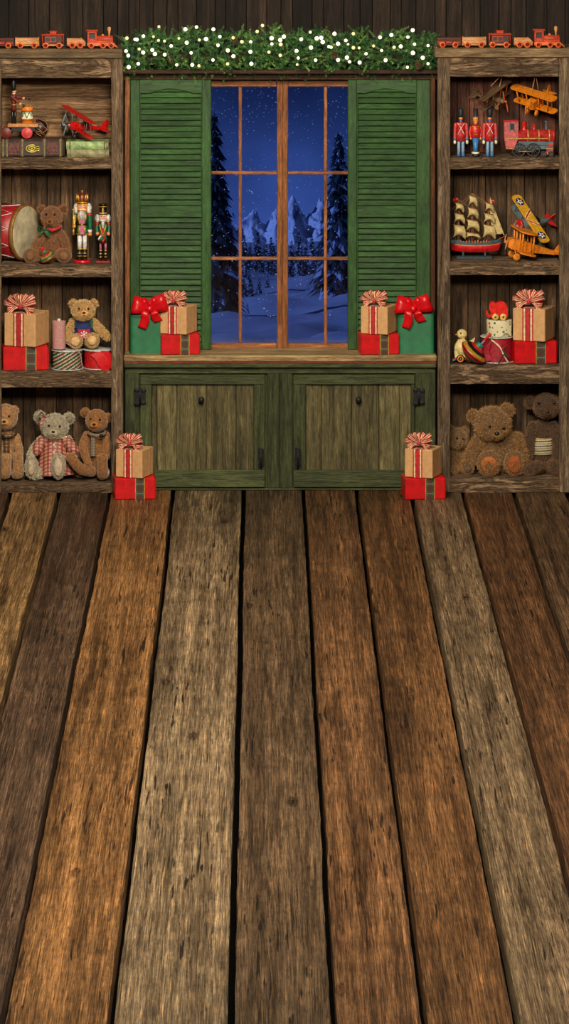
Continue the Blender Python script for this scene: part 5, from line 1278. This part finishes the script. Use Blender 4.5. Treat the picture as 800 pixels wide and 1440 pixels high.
# ------------------------------------------------------------------ right top shelf: soldiers and tin engine
z0 = rz_(0)
def soldier(label, px, kind):
    r = mk('toy_soldier', label, 'toy soldier', px, 0, z0 + .1, 'wooden toy soldiers')
    if kind == 'bear':
        for sx in (-1, 1):
            mb = MB(); mb.cyl((sx * 3.0, 0, 2), (sx * 2.8, 0, 31), 2.5, 2.0, 14, 0); mb.ell((sx * 3.0, -1.5, 1.4), 2.6, 4, 1.4, mi=1); mb.lathe([(2.55, 0), (2.6, .7), (2.5, 1.4)], (sx * 3, 0, 2.2), (0, 0, 1), 14, 1); mb.build('leg', [lblu, blu], r)
        mb = MB(); mb.lathe([(6, 0), (6.4, 8), (5.4, 14), (6.6, 22), (7.2, 25), (5.8, 26.4), (2.2, 26.8)], (0, 0, 21.5), (0, 0, 1), 22, 0, True, 1, .62)
        mb.box(-1.2, 1.2, -4.6, 2, 21, 29, .3, 1); mb.build('coat', [red, dred], r)
        mb = MB()
        for sx in (-1, 1):
            P = [V((sx * 4.6, -3.9, 47)), V((0, -4.7, 40)), V((-sx * 4.4, -4.6, 31.5))]; mb.ribbon(spline(P, 8), V((.75, 0, .65 * sx)), 1.7, (0,), 8, smooth=False)
        o = mb.build('crossbelt', wht, r); md = o.modifiers.new('t', 'SOLIDIFY'); md.thickness = .5 * S; md.offset = 0
        for sx in (-1, 1):
            mb = MB(); mb.limb([(sx * 7.6, 0, 45), (sx * 8.3, 0, 36), (sx * 8.6, -.5, 26)], [2.3, 2.1, 2.0], mi=0); mb.lathe([(2.2, 0), (2.4, .6), (2.4, 1.8), (2.2, 2.4)], (sx * 8.6, -.5, 23.4), (0, 0, 1), 12, 1); mb.ell((sx * 8.7, -.6, 20.4), 2, 2, 3.1, mi=2); mb.build('arm', [paint('pink_red_sleeve', (186, 66, 66), .5), blu, crm], r)
        mb = MB(); mb.cyl((0, 0, 47.6), (0, 0, 52), 1.9, seg=14, mi=1); mb.ell((0, 0, 54), 3, 2.9, 3.2, mi=0); mb.build('head', [paint('orange_doll_face', (226, 140, 70), .45), blu], r)
        mb = MB(); mb.lathe([(3.1, 0), (3.5, 3), (3.8, 8), (3.3, 11.5), (1.6, 13.2), (0, 13.6)], (0, 0, 55.2), (0, 0, 1), 18, 0); mb.fur(700, 1.0, .4, 0, .2, .6, 4); mb.build('bearskin_hat', paint('blue_black_felt', (26, 28, 36), .6), r)
    else:
        mb = MB()
        for sx in (-1, 1): mb.ell((sx * 2.4, -1.6, 1.6), 2.3, 4, 1.7, mi=0)
        mb.cyl((0, 0, 0), (0, 0, 4), 5, 4.4, 18, 0); mb.build('boots', blk, r)
        mb = MB(); mb.lathe([(4.8, 0), (5.5, .8), (5.5, 2), (4.8, 2.8)], (0, 0, 3.6), (0, 0, 1), 20, 0); mb.build('ankle_ring', crm, r)
        mb = MB(); mb.lathe([(2.6, 0), (3.2, 4), (4.6, 20)], (0, 0, 6.2), (0, 0, 1), 20, 0); mb.build('trousers', blu, r)
        mb = MB(); mb.lathe([(4.6, 0), (6.2, 1), (7.2, 6), (7.4, 12), (6.4, 17), (4, 19.2), (2, 19.6)], (0, 0, 26), (0, 0, 1), 24, 0, True, 1, .8); mb.build('coat', red, r)
        mb = MB()
        for zz in (31, 35, 39): mb.tube(spline([(-3, -5.8, zz + .6), (0, -6.3, zz), (3, -5.8, zz + .6)], 6), .4, 5)
        for sx in (-1, 1): mb.ell((sx * 3.6, -4.6, 42.5), 1.6, 1, .8)
        mb.build('frogging', gold, r)
        for sx in (-1, 1):
            mb = MB(); mb.limb([(sx * 6.6, 0, 41), (sx * 8, -.5, 34), (sx * 7, -1.5, 28)], [1.9, 1.9, 1.7], mi=0); mb.ell((sx * 6.8, -2, 25.5), 1.6, 1.6, 1.9, mi=1); mb.build('arm', [red, orng], r)
        mb = MB(); mb.lathe([(1.6, 0), (2.4, 1.5), (3.4, 4.5), (3.9, 8), (3.9, 11)], (0, 0, 45), (0, 0, 1), 18, 0); mb.ell((0, -3.6, 51), .9, 1, .9, mi=0); mb.build('head', paint('orange_doll_face', (226, 140, 70), .45), r)
        mb = MB(); mb.lathe([(4.2, 0), (3.5, .8), (3.2, 2), (3.5, 11), (3.7, 11.4), (3.5, 12), (0, 12.2)], (0, 0, 55.4), (0, 0, 1), 18, 0); mb.build('tall_hat', paint('blue_black_felt', (26, 28, 36), .35), r)
soldier('red-coated toy soldier with bearskin hat nearest the bookcase post', 648, 'bear')
soldier('toy soldier with flat-topped hat and barrel red coat, middle of three', 668.7, 'mid')
soldier('red-coated toy soldier with bearskin hat beside the red engine', 688.7, 'bear')

tr_ = paint('tin_red', (164, 40, 40), .4, var=.3); tpk = paint('tin_faded_pink', (176, 78, 78), .5, var=.3)
tbl = paint('tin_blue_grey', (72, 92, 104), .5); iron = paint('rusty_iron', (66, 60, 58), .6, .3, bump=.4); tgd = paint('tin_gold', (180, 140, 70), .45, .3)
r = mk('tin_locomotive', 'old red tin locomotive toy with black spoked wheels', 'toy locomotive', 742, 2, z0 + .1)
def q(px): return px - 742
def h(py): return 222 - py
mb = MB(); mb.box(q(728), q(778), -6, 6, h(206), h(198), .5); mb.box(q(712), q(772), -5, 5, h(212), h(205), .5); mb.build('underframe', tbl, r)
mb = MB(); mb.prism([(q(708.5), h(171)), (q(728), h(171)), (q(728), h(196)), (q(722), h(211)), (q(711), h(211)), (q(708.5), h(195))], -10, 10, 0)
mb.box(q(716), q(723), -10.4, 10.4, h(184.5), h(174), .3, 2); mb.box(q(717), q(722), -10.7, 10.7, h(183.5), h(175), .2, 1); mb.build('cab', [tpk, blk, tbl], r)
mb = MB(); mb.box(q(707.5), q(729), -11.5, 11.5, h(172.6), h(170.4), .6); mb.build('cab_roof', tr_, r)
mb = MB(); mb.lathe([(9.4, 0), (9.4, 49), (9.9, 49), (9.9, 51), (8.5, 52), (0, 52.6)], (q(728), 0, h(193.5)), (1, 0, 0), 28, 0); mb.build('boiler', tr_, r)
mb = MB()
for x in (741, 756.5, 771): mb.lathe([(9.5, 0), (9.8, .3), (9.8, 1.6), (9.5, 1.9)], (q(x), 0, h(193.5)), (1, 0, 0), 28)
mb.box(q(712), q(770), -11, -9.4, h(197), h(195.2), .3); mb.box(q(711), q(722), -10.6, -9.8, h(211), h(209.6), .2); mb.build('gold_bands', tgd, r)
for x, rr_, t_ in ((737, 3.9, 172.5), (751, 2.6, 176)):
    mb = MB(); mb.lathe([(rr_ + .6, 0), (rr_, 1), (rr_, h(t_) - h(185) - 1), (rr_ * 1.1, h(t_) - h(185) - .6), (rr_ * .6, h(t_) - h(185)), (0, h(t_) - h(185) + .3)], (q(x), 0, h(185.5)), (0, 0, 1), 18); mb.build('dome', red, r)
mb = MB(); mb.lathe([(2.4, 0), (1.6, 1), (1.6, 11), (2.4, 12), (2.6, 13.5), (1.4, 13.5)], (q(768), 0, h(185.5)), (0, 0, 1), 16); mb.build('chimney', tbl, r)
def spoked(x, R_, y, mats_=None):
    mb = MB(); c = V((q(x), y, R_)); mb.tube([c + V((math.cos(a * PI / 14) * (R_ - .9), 0, math.sin(a * PI / 14) * (R_ - .9))) for a in range(28)], .95, 6, closed=True)
    for k in range(10): a = 2 * PI * k / 10; mb.cyl(c, c + V((math.cos(a), 0, math.sin(a))) * (R_ - 1), .8, .5, 6)
    mb.cyl(c + V((0, -1.6, 0)), c + V((0, 1, 0)), 2, seg=12); mb.build('spoked_wheel', iron, r)
for y in (-9, 9):
    spoked(729, 10, y); spoked(749, 10, y); spoked(764, 4.2, y * .9); spoked(774, 4.2, y * .9)
mb = MB(); mb.tube([(q(729), -11, 8), (q(749), -11, 8)], .8, 6); mb.build('coupling_rod', tgd, r)
mb = MB(); mb.prism([(q(767), h(219)), (q(778), h(219)), (q(777), h(204)), (q(770), h(204))], -7, 7, 0)
for k, mi in ((0, 1), (1, 2), (2, 1), (3, 2)): mb.box(q(767.5 + (3 - k) * .0), q(777.6), -7.6, 7.6, h(218 - k * 3.4), h(216.4 - k * 3.4), .2, mi)
mb.build('cowcatcher', [red, tgd, tbl], r)

# ------------------------------------------------------------------ right second shelf: ship
z0 = rz_(1)
r = mk('model_sailing_ship', 'model sailing ship with cream sails and red hull on dark stand', 'model ship', 667, 16, z0)
def q(px): return px - 667
def h(py): return 369 - py
mb = MB(); mb.box(q(641), q(692), -8, 8, 0.1, 4.2, .6); 
for x in (651, 682): mb.box(q(x) - 1.5, q(x) + 1.5, -5, 5, 4, 12, .4)
mb.build('stand', paint('dark_teal_stand', (38, 50, 54), .5), r)
def hull(z_lo, z_hi, ins, mi):
    def fn(u, v):
        a = 2 * PI * u; ca, sa = math.cos(a), math.sin(a)
        zl = z_lo + (z_hi - z_lo) * v
        Lx = 34 + (4 if ca > 0 else 1) * (zl - 10) / 10; wy = (9 * min(1, ((zl - 7) / 8)) ** .5 if zl > 7 else 1)
        x = Lx * (abs(ca) ** .75) * (1 if ca > 0 else -1); y = wy * sa * (1 - .15 * max(0, ca) ** 3)
        return V((x + 1, y, zl + 3.2 * (abs(x) / 36) ** 2.5))
    mb = MB(); mb.sheet(fn, 48, 6); return mb
mb = hull(9.5, 18.6, 0, 0); mb.build('hull', paint('hull_red', (186, 26, 32), .35), r)
mb = hull(18.6, 19.8, 0, 0); mb.build('hull_stripe', orng, r)
mb = hull(19.8, 23.5, 0, 0)
mb.box(-32, 32, -6, 6, 21, 22.5, .4); mb.box(-34, -20, -6, 6, 22, 27, .5); mb.box(22, 34, -5, 5, 22, 26.5, .5); mb.build('bulwark_and_deck', paint('hull_blue_grey', (54, 74, 84), .5), r)
mb = MB()
for k in range(14): mb.box(-28 + k * 4, -26.6 + k * 4, -5, -3.6, 22, 25 + (k % 3), .2)
mb.build('deck_fittings', orw, r)
mats_s = paint('aged_sailcloth', (186, 166, 112), .85, var=.18); spar = wood('spar_wood', (130, 68, 34), (176, 104, 58), 'x', 6, 6, 0, .1)
masts = [(645, 284, -1), (664, 276, 1), (687, 284, -1)]
mb = MB()
for x, t_, _ in masts: mb.cyl((q(x), 0, 20), (q(x), 0, h(t_)), 1.1, .5, 10)
mb.tube([(q(696), 0, 24), (q(712), 0, 33)], [1, .5], 8); mb.build('masts', spar, r)
for x, t_, _ in masts:
    lv = [h(t_) - 5, h(t_) - 22, h(t_) - 39, h(t_) - 57] if x == 664 else [h(t_) - 7, h(t_) - 22, h(t_) - 38]
    bot = [lv[i + 1] + 2.5 if i + 1 < len(lv) else 28 for i in range(len(lv))]
    for i, zt_ in enumerate(lv):
        wt_ = 6 + 1.4 * i; 
        mb = MB(); mb.tube([(q(x) - wt_, -3 - 0, zt_ + 1.2), (q(x) + wt_, -1, zt_ - 1.2)], .8, 8); mb.build('yard', spar, r)
        zb_ = bot[i]
        def sail(u, v):
            wv = wt_ * (.82 + .22 * v); bel = math.sin(PI * min(1, v * .95 + .05)) * 6 * math.sin(PI * (.15 + .7 * u))
            zz = zt_ + (zb_ - zt_) * v + 5.5 * math.sin(PI * u) * v * v + (1.2 - 2.4 * u)
            return V((q(x) + (u - .5) * 2 * wv + 2.4 * v * (1 - v) * 3, -3 - bel, zz))
        mb = MB(); mb.sheet(sail, 10, 8); o = mb.build('sail', mats_s, r); md = o.modifiers.new('cloth', 'SOLIDIFY'); md.thickness = .4 * S
for a, b, c in (((689, 282), (690, 318), (710, 337)), ((689, 300), (692, 335), (706, 334))):
    mb = MB(); A, B, Cc = [V((q(p), 0, h(z))) for p, z in (a, b, c)]; m_ = (A + B + Cc) / 3 + V((0, -2.5, 0)); mb.add([A, B, Cc, m_], [(0, 1, 3), (1, 2, 3), (2, 0, 3)], 0, True); mb.build('jib_sail', mats_s, r)
mb = MB()
for (a, b) in (((645, 286), (634, 345)), ((664, 278), (645, 300)), ((664, 278), (687, 298)), ((687, 286), (710, 337)), ((645, 286), (664, 300)), ((687, 300), (708, 336)), ((664, 278), (634, 300)), ((664, 300), (687, 330)), ((645, 300), (664, 340)), ((664, 277), (700, 300))):
    mb.tube([(q(a[0]), 0, h(a[1])), (q(b[0]), 0, h(b[1]))], .3, 5)
for x, t_, _ in masts:
    for dy in (-7, 7):
        for dx in (-6, -2, 2): mb.tube([(q(x), 0, h(t_ + 26)), (q(x) + dx, dy, 24)], .22, 4)
mb.build('rigging', paint('rigging_cord', (132, 104, 74), .9), r)
for x, z, s1 in ((645, 286, -1), (687, 288, 1)):
    mb = MB(); mb.sheet(lambda u, v: V((q(x) + s1 * (1 + 7 * u), .8 * math.sin(u * 5), h(z) + 2.5 - 5 * v + .5 * math.sin(u * 6))), 8, 2); o = mb.build('flag', red, r); md = o.modifiers.new('t', 'SOLIDIFY'); md.thickness = .4 * S

# ------------------------------------------------------------------ right third shelf
z0 = rz_(2)
r = mk('chick_pull_toy', 'cream wooden chick pull toy on little wheels by the post', 'toy', 648, 4, z0)
def q(px): return px - 648
def h(py): return 511 - py
cy = paint('cream_yellow_paint', (206, 186, 124), .55, var=.2)
mb = MB(); mb.prism([(q(640), h(506)), (q(656), h(506)), (q(661), h(500)), (q(661), h(488)), (q(655), h(480)), (q(652), h(476)), (q(644), h(479)), (q(640), h(486)), (q(638.5), h(496))], -5, 5, 0); mb.ell((q(649), 0, h(491)), 10.5, 8, 12); mb.build('body', cy, r)
mb = MB(); mb.ell((q(649.5), 0, h(471)), 7.4, 6.4, 6.8, 20, 12); mb.lathe([(1.8, 0), (0, 4)], (q(643.5), 0, h(471.5)), (-1, 0, -.1), 10, 1); mb.build('head', [cy, orng], r)
mb = MB(); mb.ell((q(647.5), -6, h(469)), 1.5, 1, 1.3); mb.build('eye', blk, r)
mb = MB(); mb.prism([(q(657), h(482)), (q(663), h(480)), (q(668), h(476)), (q(667), h(481)), (q(663), h(486)), (q(658), h(488))], 2, 5); mb.build('wing', cy, r)
mb = MB(); mb.box(q(638), q(662), -6, 6, h(507), h(503.5), .5); mb.build('platform', red, r)
for x in (647, 660):
    for y in (-8.5, 6):
        mb = MB(); mb.lathe([(0, 0), (5.4, 0), (6, .6), (6, 1.9), (5.4, 2.5), (0, 2.5)], (q(x), y + 2.5, 6), (0, -1, 0), 24, 0)
        mb.lathe([(4.4, 0), (4.4, .3), (2.8, .3), (2.8, 0)], (q(x), y, 6), (0, -1, 0), 20, 1); mb.lathe([(1.6, 0), (1.4, 1), (0, 1.2)], (q(x), y, 6), (0, -1, 0), 12, 2); mb.build('wheel', [blk, orng, gry], r)
mb = MB(); mb.ell((q(637.5), -6, 4), 2.2, 2, 2); mb.build('pull_bead', paint('teal_paint', (30, 130, 140), .4), r)
ax = V((.62, -.18, .70))
r, a_ = top('spinning_top', 'large striped tin humming top tilted beside the chick', (X(655, -6), -6, z0 + 4.2), ax, 21, [(3,), (0,), (2,), (1,), (0,), (3,), (0,), (2,)], 25)
mb = MB(); mb.lathe([(0, 0), (4, .2), (5.2, 1.5), (5.2, 3.6), (4, 4.6), (0, 5)], a_.normalized() * 21 * 1.33, a_, 20); mb.build('collar', paint('teal_paint', (30, 130, 140), .4), r)

r = spool('ribbon_spool', 'spool of wide red ribbon under the floral ribbon roll', 699, 14, z0 + .1, 22, 36, paint('deep_red_ribbon_wound', (150, 16, 38), .55), rimm, 'cord and ribbon spools', 2.0)
mb = MB(); mb.ribbon([(-8, -22, 34), (-14, -22, 26), (-20, -21, 14), (-18, -21, 2)], [V((.7, 0, .7)), V((1, 0, .3))], [10, 16, 18], (0, 0, 0), 16); mb.ribbon([(-10, -22.6, 34), (2, -24, 24), (8, -24, 12), (14, -23, 2)], [V((.3, 0, 1)), V((1, 0, .3))], [2, 2], (1,), 18); mb.build('loose_ribbon', [paint('deep_red_ribbon_wound', (150, 16, 38), .55), creamr], r)
floral = spots('floral_ribbon', (206, 196, 160), [(160, 30, 40), (206, 196, 160), (40, 96, 60), (176, 60, 60), (206, 196, 160), (60, 110, 66)], 48, .36)
r = mk('floral_ribbon_roll', 'roll of cream ribbon with red and green flowers under the elephant', 'ribbon', 702, 14, z0 + 36.3, 'cord and ribbon spools')
mb = MB(); pr = [(3, 0), (17.5, 0), (18.2, 1), (18.0, 12), (18.2, 22), (17.5, 23), (3, 23), (3, 0)]; mb.lathe(pr, (0, 0, 0), (0, 0, 1), 40, 0); mb.build('roll', floral, r)
mb = MB(); mb.ribbon([(-12, -14, 11), (0, -19.6, 9.5), (8, -20, 13), (16, -16, 9)], V((0, 0, 1)), [19, 17, 13, 17], (0, 0), 16); mb.build('loose_end', floral, r)
r = mk('toy_elephant', 'red layered wooden elephant on pale yellow wheels atop the floral ribbon', 'toy', 700, 10, z0 + 59.6)
def ep(s=1.0): 
    P = spline([V((p[0] - 700, 0, 449 - p[1])) for p in ((684.5, 435), (687, 441), (690, 440), (688, 434), (687.5, 428), (690, 424), (694, 423.5), (697, 426), (699, 424.5), (704, 423), (710, 425), (713, 431), (713.5, 438), (712.5, 447), (706, 447), (704, 443), (700, 443), (698, 447), (692, 447), (690, 445), (686, 445.5), (683.5, 441), (683, 436), (684.5, 435))], 90)
    return [(p.x, p.z) for p in P[:-1]]
mb = MB(); mb.prism(ep(), -6, 6, 0, 0, True); mb.build('body', paint('elephant_red', (206, 26, 14), .35), r)
mb = MB(); mb.prism([(4 + 5 * math.cos(a * PI / 8) - 10, 14 + 6.4 * math.sin(a * PI / 8) + (0)) for a in range(16)], -7.6, -6); mb.prism([(4 + 5 * math.cos(a * PI / 8) - 10, 14 + 6.4 * math.sin(a * PI / 8)) for a in range(16)], 6, 7.6); mb.build('ear', paint('elephant_red', (206, 26, 14), .35), r)
mb = MB(); mb.ell((-9.6, -6.2, 18.5), .9, .5, .9); mb.build('eye', blk, r)
for x in (-4, 7):
    for y in (-9.6, 7):
        mb = MB(); mb.lathe([(0, 0), (4.2, 0), (4.7, .6), (4.7, 2), (4.2, 2.6), (0, 2.6)], (x, y + 2.6, 4.7), (0, -1, 0), 24, 0); mb.lathe([(1.3, 0), (1.3, .3), (0, .3)], (x, y, 4.7), (0, -1, 0), 12, 1); mb.build('wheel', [paint('yellow_wheel_wood', (208, 166, 84), .5), drw], r)
mb = MB(); mb.tube([(-4, -8, 4.7), (-4, 8, 4.7)], .8, 6); mb.tube([(7, -8, 4.7), (7, 8, 4.7)], .8, 6); mb.build('axle', natw, r)
mb = MB(); mb.tube(spline([(1, 3, 25), (-4, 0, 20), (1, -1, 14), (5, 0, 9), (-3, -1, 13.5), (-7, 0, 8), (-10, 0, 1)], 40), .9, 6); o = mb.build('twine_curl', paint('dark_green_cord', (28, 58, 48), .8)); o.location = V((X(711, -14), -14, z0)) * S; tag(o, 'curl of dark green cord between the ribbon spool and the red gift', 'twine')

# ------------------------------------------------------------------ outside the window: night valley
def E(px, py, Z): return V(((px - CX) / D * Z, Z - 24, (690 + HY) * S - (py + HY) / D * Z))
def snowz(x, y):
    Z = y + 24
    t = [(24, 560), (32, 500), (45, 462), (60, 440), (90, 420), (150, 403), (300, 390), (700, 376), (3000, 364), (9000, 360), (26000, 357)]
    for (a, b), (c, d) in zip(t, t[1:]):
        if Z <= c: f = (Z - a) / (c - a); py = b + (d - b) * f; break
    else: py = 357
    z = (690 + HY) * S - (py + HY) / D * Z
    am = .010 * Z
    return z + am * .7 * noise.noise(V((x * 14 / Z * .55, math.log(Z) * 5, 0))) + am * .16 * noise.noise(V((x * 30 / Z, math.log(Z) * 45, 8))) + am * .36 * noise.noise(V((x * 60 / Z, math.log(Z) * 16, 3)))
mb = MB(); Zs = [26.4 * 1.028 ** i for i in range(250)]; Zs = [z for z in Zs if z < 25500]; nx = 110; vs = []
for Z in Zs:
    for i in range(nx + 1):
        u = -1 + 2 * i / nx; x = u * (4 + Z * .16); y = Z - 24; vs.append((x / S, y / S, snowz(x, y) / S))
W = nx + 1; mb.add(vs, [(j * W + i, j * W + i + 1, (j + 1) * W + i + 1, (j + 1) * W + i) for j in range(len(Zs) - 1) for i in range(nx)], 0, True)
snow = paint('moonlit_snow', (205, 214, 230), .7, var=.06, vs=2)
o = mb.build('snow_ground', snow); tag(o, kind='structure')
# mountains
t = NT('mountain_rock_and_snow'); co = t.coord((.002, .002, .004)); geo = t.n('ShaderNodeNewGeometry'); sp_ = t.n('ShaderNodeSeparateXYZ'); t.put(sp_.inputs[0], geo.outputs['Normal'])
f = t.math('ADD', sp_.outputs[2], t.math('MULTIPLY', t.noise(co, 3, 6, .7), .5))
t.put(t.b.inputs['Base Color'], t.ramp(f, [(.50, lin((90, 104, 140))), (.72, lin((235, 240, 250)))])); t.b.inputs['Roughness'].default_value = .9
mb = MB(); Z0 = 20000; nx, ny = 300, 90; vs = []
k = Z0 / D
pk = [(270, 60, 40), (318, 44, 24), (355, 62, 24), (388, 60, 22), (412, 84, 26), (450, 76, 30), (485, 66, 26), (520, 74, 34)]
for j in range(ny + 1):
    v = j / ny
    for i in range(nx + 1):
        px = 200 + 380 * i / nx; hgt = 0
        for a, h_, w_ in pk: hgt = max(hgt, h_ * math.exp(-((abs(px - a) / w_) ** 1.15)))
        rdg = 0; am_ = 1
        for o_ in range(6):
            f_ = .035 * 2 ** o_; rdg += am_ * (1 - 2 * abs(noise.noise(V((px * f_ + 3 * v, v * 3.2 * 2 ** o_, o_ * 3.1))))); am_ *= .52
        prof = max(0, 1 - (abs(v - .66) / .66) ** 1.1)
        hh = (hgt * .86 + 8) * prof * (.78 + .16 * rdg) + 5 * rdg * prof
        b_ = E(px, 362, Z0); vs.append((b_.x / S, (Z0 + (v - .5) * 150 * k - 24) / S, (b_.z + hh * k) / S))
W = nx + 1; mb.add(vs, [(j * W + i, j * W + i + 1, (j + 1) * W + i + 1, (j + 1) * W + i) for j in range(ny) for i in range(nx)], 0, True)
o = mb.build('mountain_range', t.m); tag(o, kind='structure')
# firs
fir_d = paint('night_fir_needles', (38, 58, 66), .8, var=.3, vs=6); fir_s = paint('snow_on_boughs', (190, 204, 226), .8, var=.1, vs=5); bark = paint('fir_bark', (44, 34, 30), .9)
def fir(label, group, seed, tiers, snowy, wide=.21):
    """unit-height fir, scaled by the copy; metres"""
    R = random.Random(seed); r = thing('fir_tree', label, 'tree', (0, 0, 0), group)
    mb = MB(); mb.cyl((0, 0, 0), (0, 0, .97 / S), .016 / S, .002 / S, 8); mb.build('trunk', bark, r)
    mb = MB()
    for k in range(tiers):
        u = k / tiers; z = .10 + .88 * u; rad = wide * (1 - u) ** .85 + .012; nb = int(9 + 12 * (1 - u))
        for b in range(nb):
            a = 2 * PI * (b + R.random()) / nb; L = rad * R.uniform(.65, 1.12); d = V((math.cos(a), math.sin(a), 0)); sd = V((-d.y, d.x, 0)); w_ = L * R.uniform(.22, .34)
            zz = z + R.uniform(-.012, .012); dr = L * R.uniform(.35, .6)
            P0 = V((0, 0, zz + L * .12)); P1 = d * L * .55 + V((0, 0, zz - dr * .2)); P2 = d * L + V((0, 0, zz - dr))
            m_ = 1 if R.random() < snowy else 0
            pts_ = [P0, P1 + sd * w_ - V((0, 0, .012)), P1 + V((0, 0, .014)), P1 - sd * w_ - V((0, 0, .012)), P2]
            mb.add([p / S for p in pts_], [(0, 1, 2), (0, 2, 3), (1, 4, 2), (2, 4, 3)], m_)
            for q_ in range(5):
                c = d * L * R.uniform(.3, .95) + sd * w_ * R.uniform(-1, 1); c.z = zz - dr * .5; e_ = c + V((d.x * .02, d.y * .02, -.035 * R.uniform(.6, 1.4)))
                mb.add([c / S, (c + sd * .008) / S, e_ / S], [(0, 1, 2)], 0)
    mb.build('boughs', [fir_d, fir_s], r); return r
A_ = fir('tall dark fir close outside the left window panes', None, 1, 26, .06, .15)
B_ = fir('tall snow-laden fir outside the right window panes', None, 2, 26, .34, .17)
Cc = fir('small snowy fir in the distant row beyond the window', 'distant firs beyond the window', 3, 13, .30, .2)
def plant(o, px, Z, top_py):
    x = (px - CX) / D * Z; zb_ = snowz(x, Z - 24) - .1; ht = E(px, top_py, Z).z - zb_; o.location = (x, Z - 24, zb_); o.scale = (ht, ht, ht); o.rotation_euler[2] = px
plant(A_, 301, 62, 150)
plant(B_, 476, 75, 178)
plant(dup(A_, (0, 0, 0), 'slimmer dark fir in shade behind the left window edge'), 287, 95, 240)
plant(dup(B_, (0, 0, 0), 'lower snowy fir standing left of the lit snow clearing'), 322, 110, 300)
plant(dup(B_, (0, 0, 0), 'mid-height snowy fir left of the tall right one, by the clearing'), 461, 130, 335)
plant(dup(B_, (0, 0, 0), 'snowy fir half hidden by the right green shutter'), 498, 120, 250)
R = random.Random(21)
row = [(px, Z, t_) for px, Z, t_ in [(330, 420, 338), (343, 300, 326), (352, 500, 340), (362, 360, 322), (371, 600, 342), (381, 420, 330), (410, 450, 335), (420, 300, 322), (430, 520, 336), (438, 380, 326), (448, 560, 338), (456, 300, 318), (466, 500, 334), (309, 400, 330), (318, 600, 336),
       (338, 210, 352), (349, 180, 356), (358, 230, 348), (368, 200, 358), (378, 240, 352), (386, 190, 362), (408, 240, 352), (419, 210, 360), (428, 240, 350), (440, 220, 354), (450, 200, 350), (462, 190, 345), (332, 150, 350), (328, 120, 335), (344, 130, 362), (313, 100, 350), (336, 105, 366), (350, 100, 378), (365, 170, 366), (380, 160, 370), (398, 300, 345), (402, 230, 356), (415, 330, 350), (434, 180, 368), (425, 170, 372), (444, 262, 346), (360, 330, 335), (384, 310, 338), (350, 430, 345), (374, 480, 342), (318, 82, 372), (342, 88, 384), (354, 92, 392), (325, 76, 396), (364, 105, 388), (376, 125, 384), (386, 140, 380), (411, 150, 376), (419, 260, 364), (467, 140, 372), (388, 200, 352), (398, 170, 372), (357, 135, 378), (372, 150, 382)]]
used = False
for px, Z, t_ in row:
    o = Cc if not used else dup(Cc, (0, 0, 0), 'small snowy fir in the distant row beyond the window', 'distant firs beyond the window')
    used = True; plant(o, px, Z, t_)
# falling snow: uncountable flakes
R = random.Random(8); mb = MB()
for k in range(1500):
    Z = R.uniform(27, 40); px = R.uniform(240, 560); py = 90 + 360 * R.random() ** 1.4
    p = E(px, py, Z) / S; s_ = R.uniform(.45, 1.15); mb.ell(p, s_ * R.uniform(1, 1.8), s_, s_, 6, 4)
o = mb.build('falling_snow', paint('snowflake_white', (250, 250, 255), .8, var=.02)); tag(o, 'small white snowflakes falling in the night outside the window', 'snowflakes', kind='stuff')
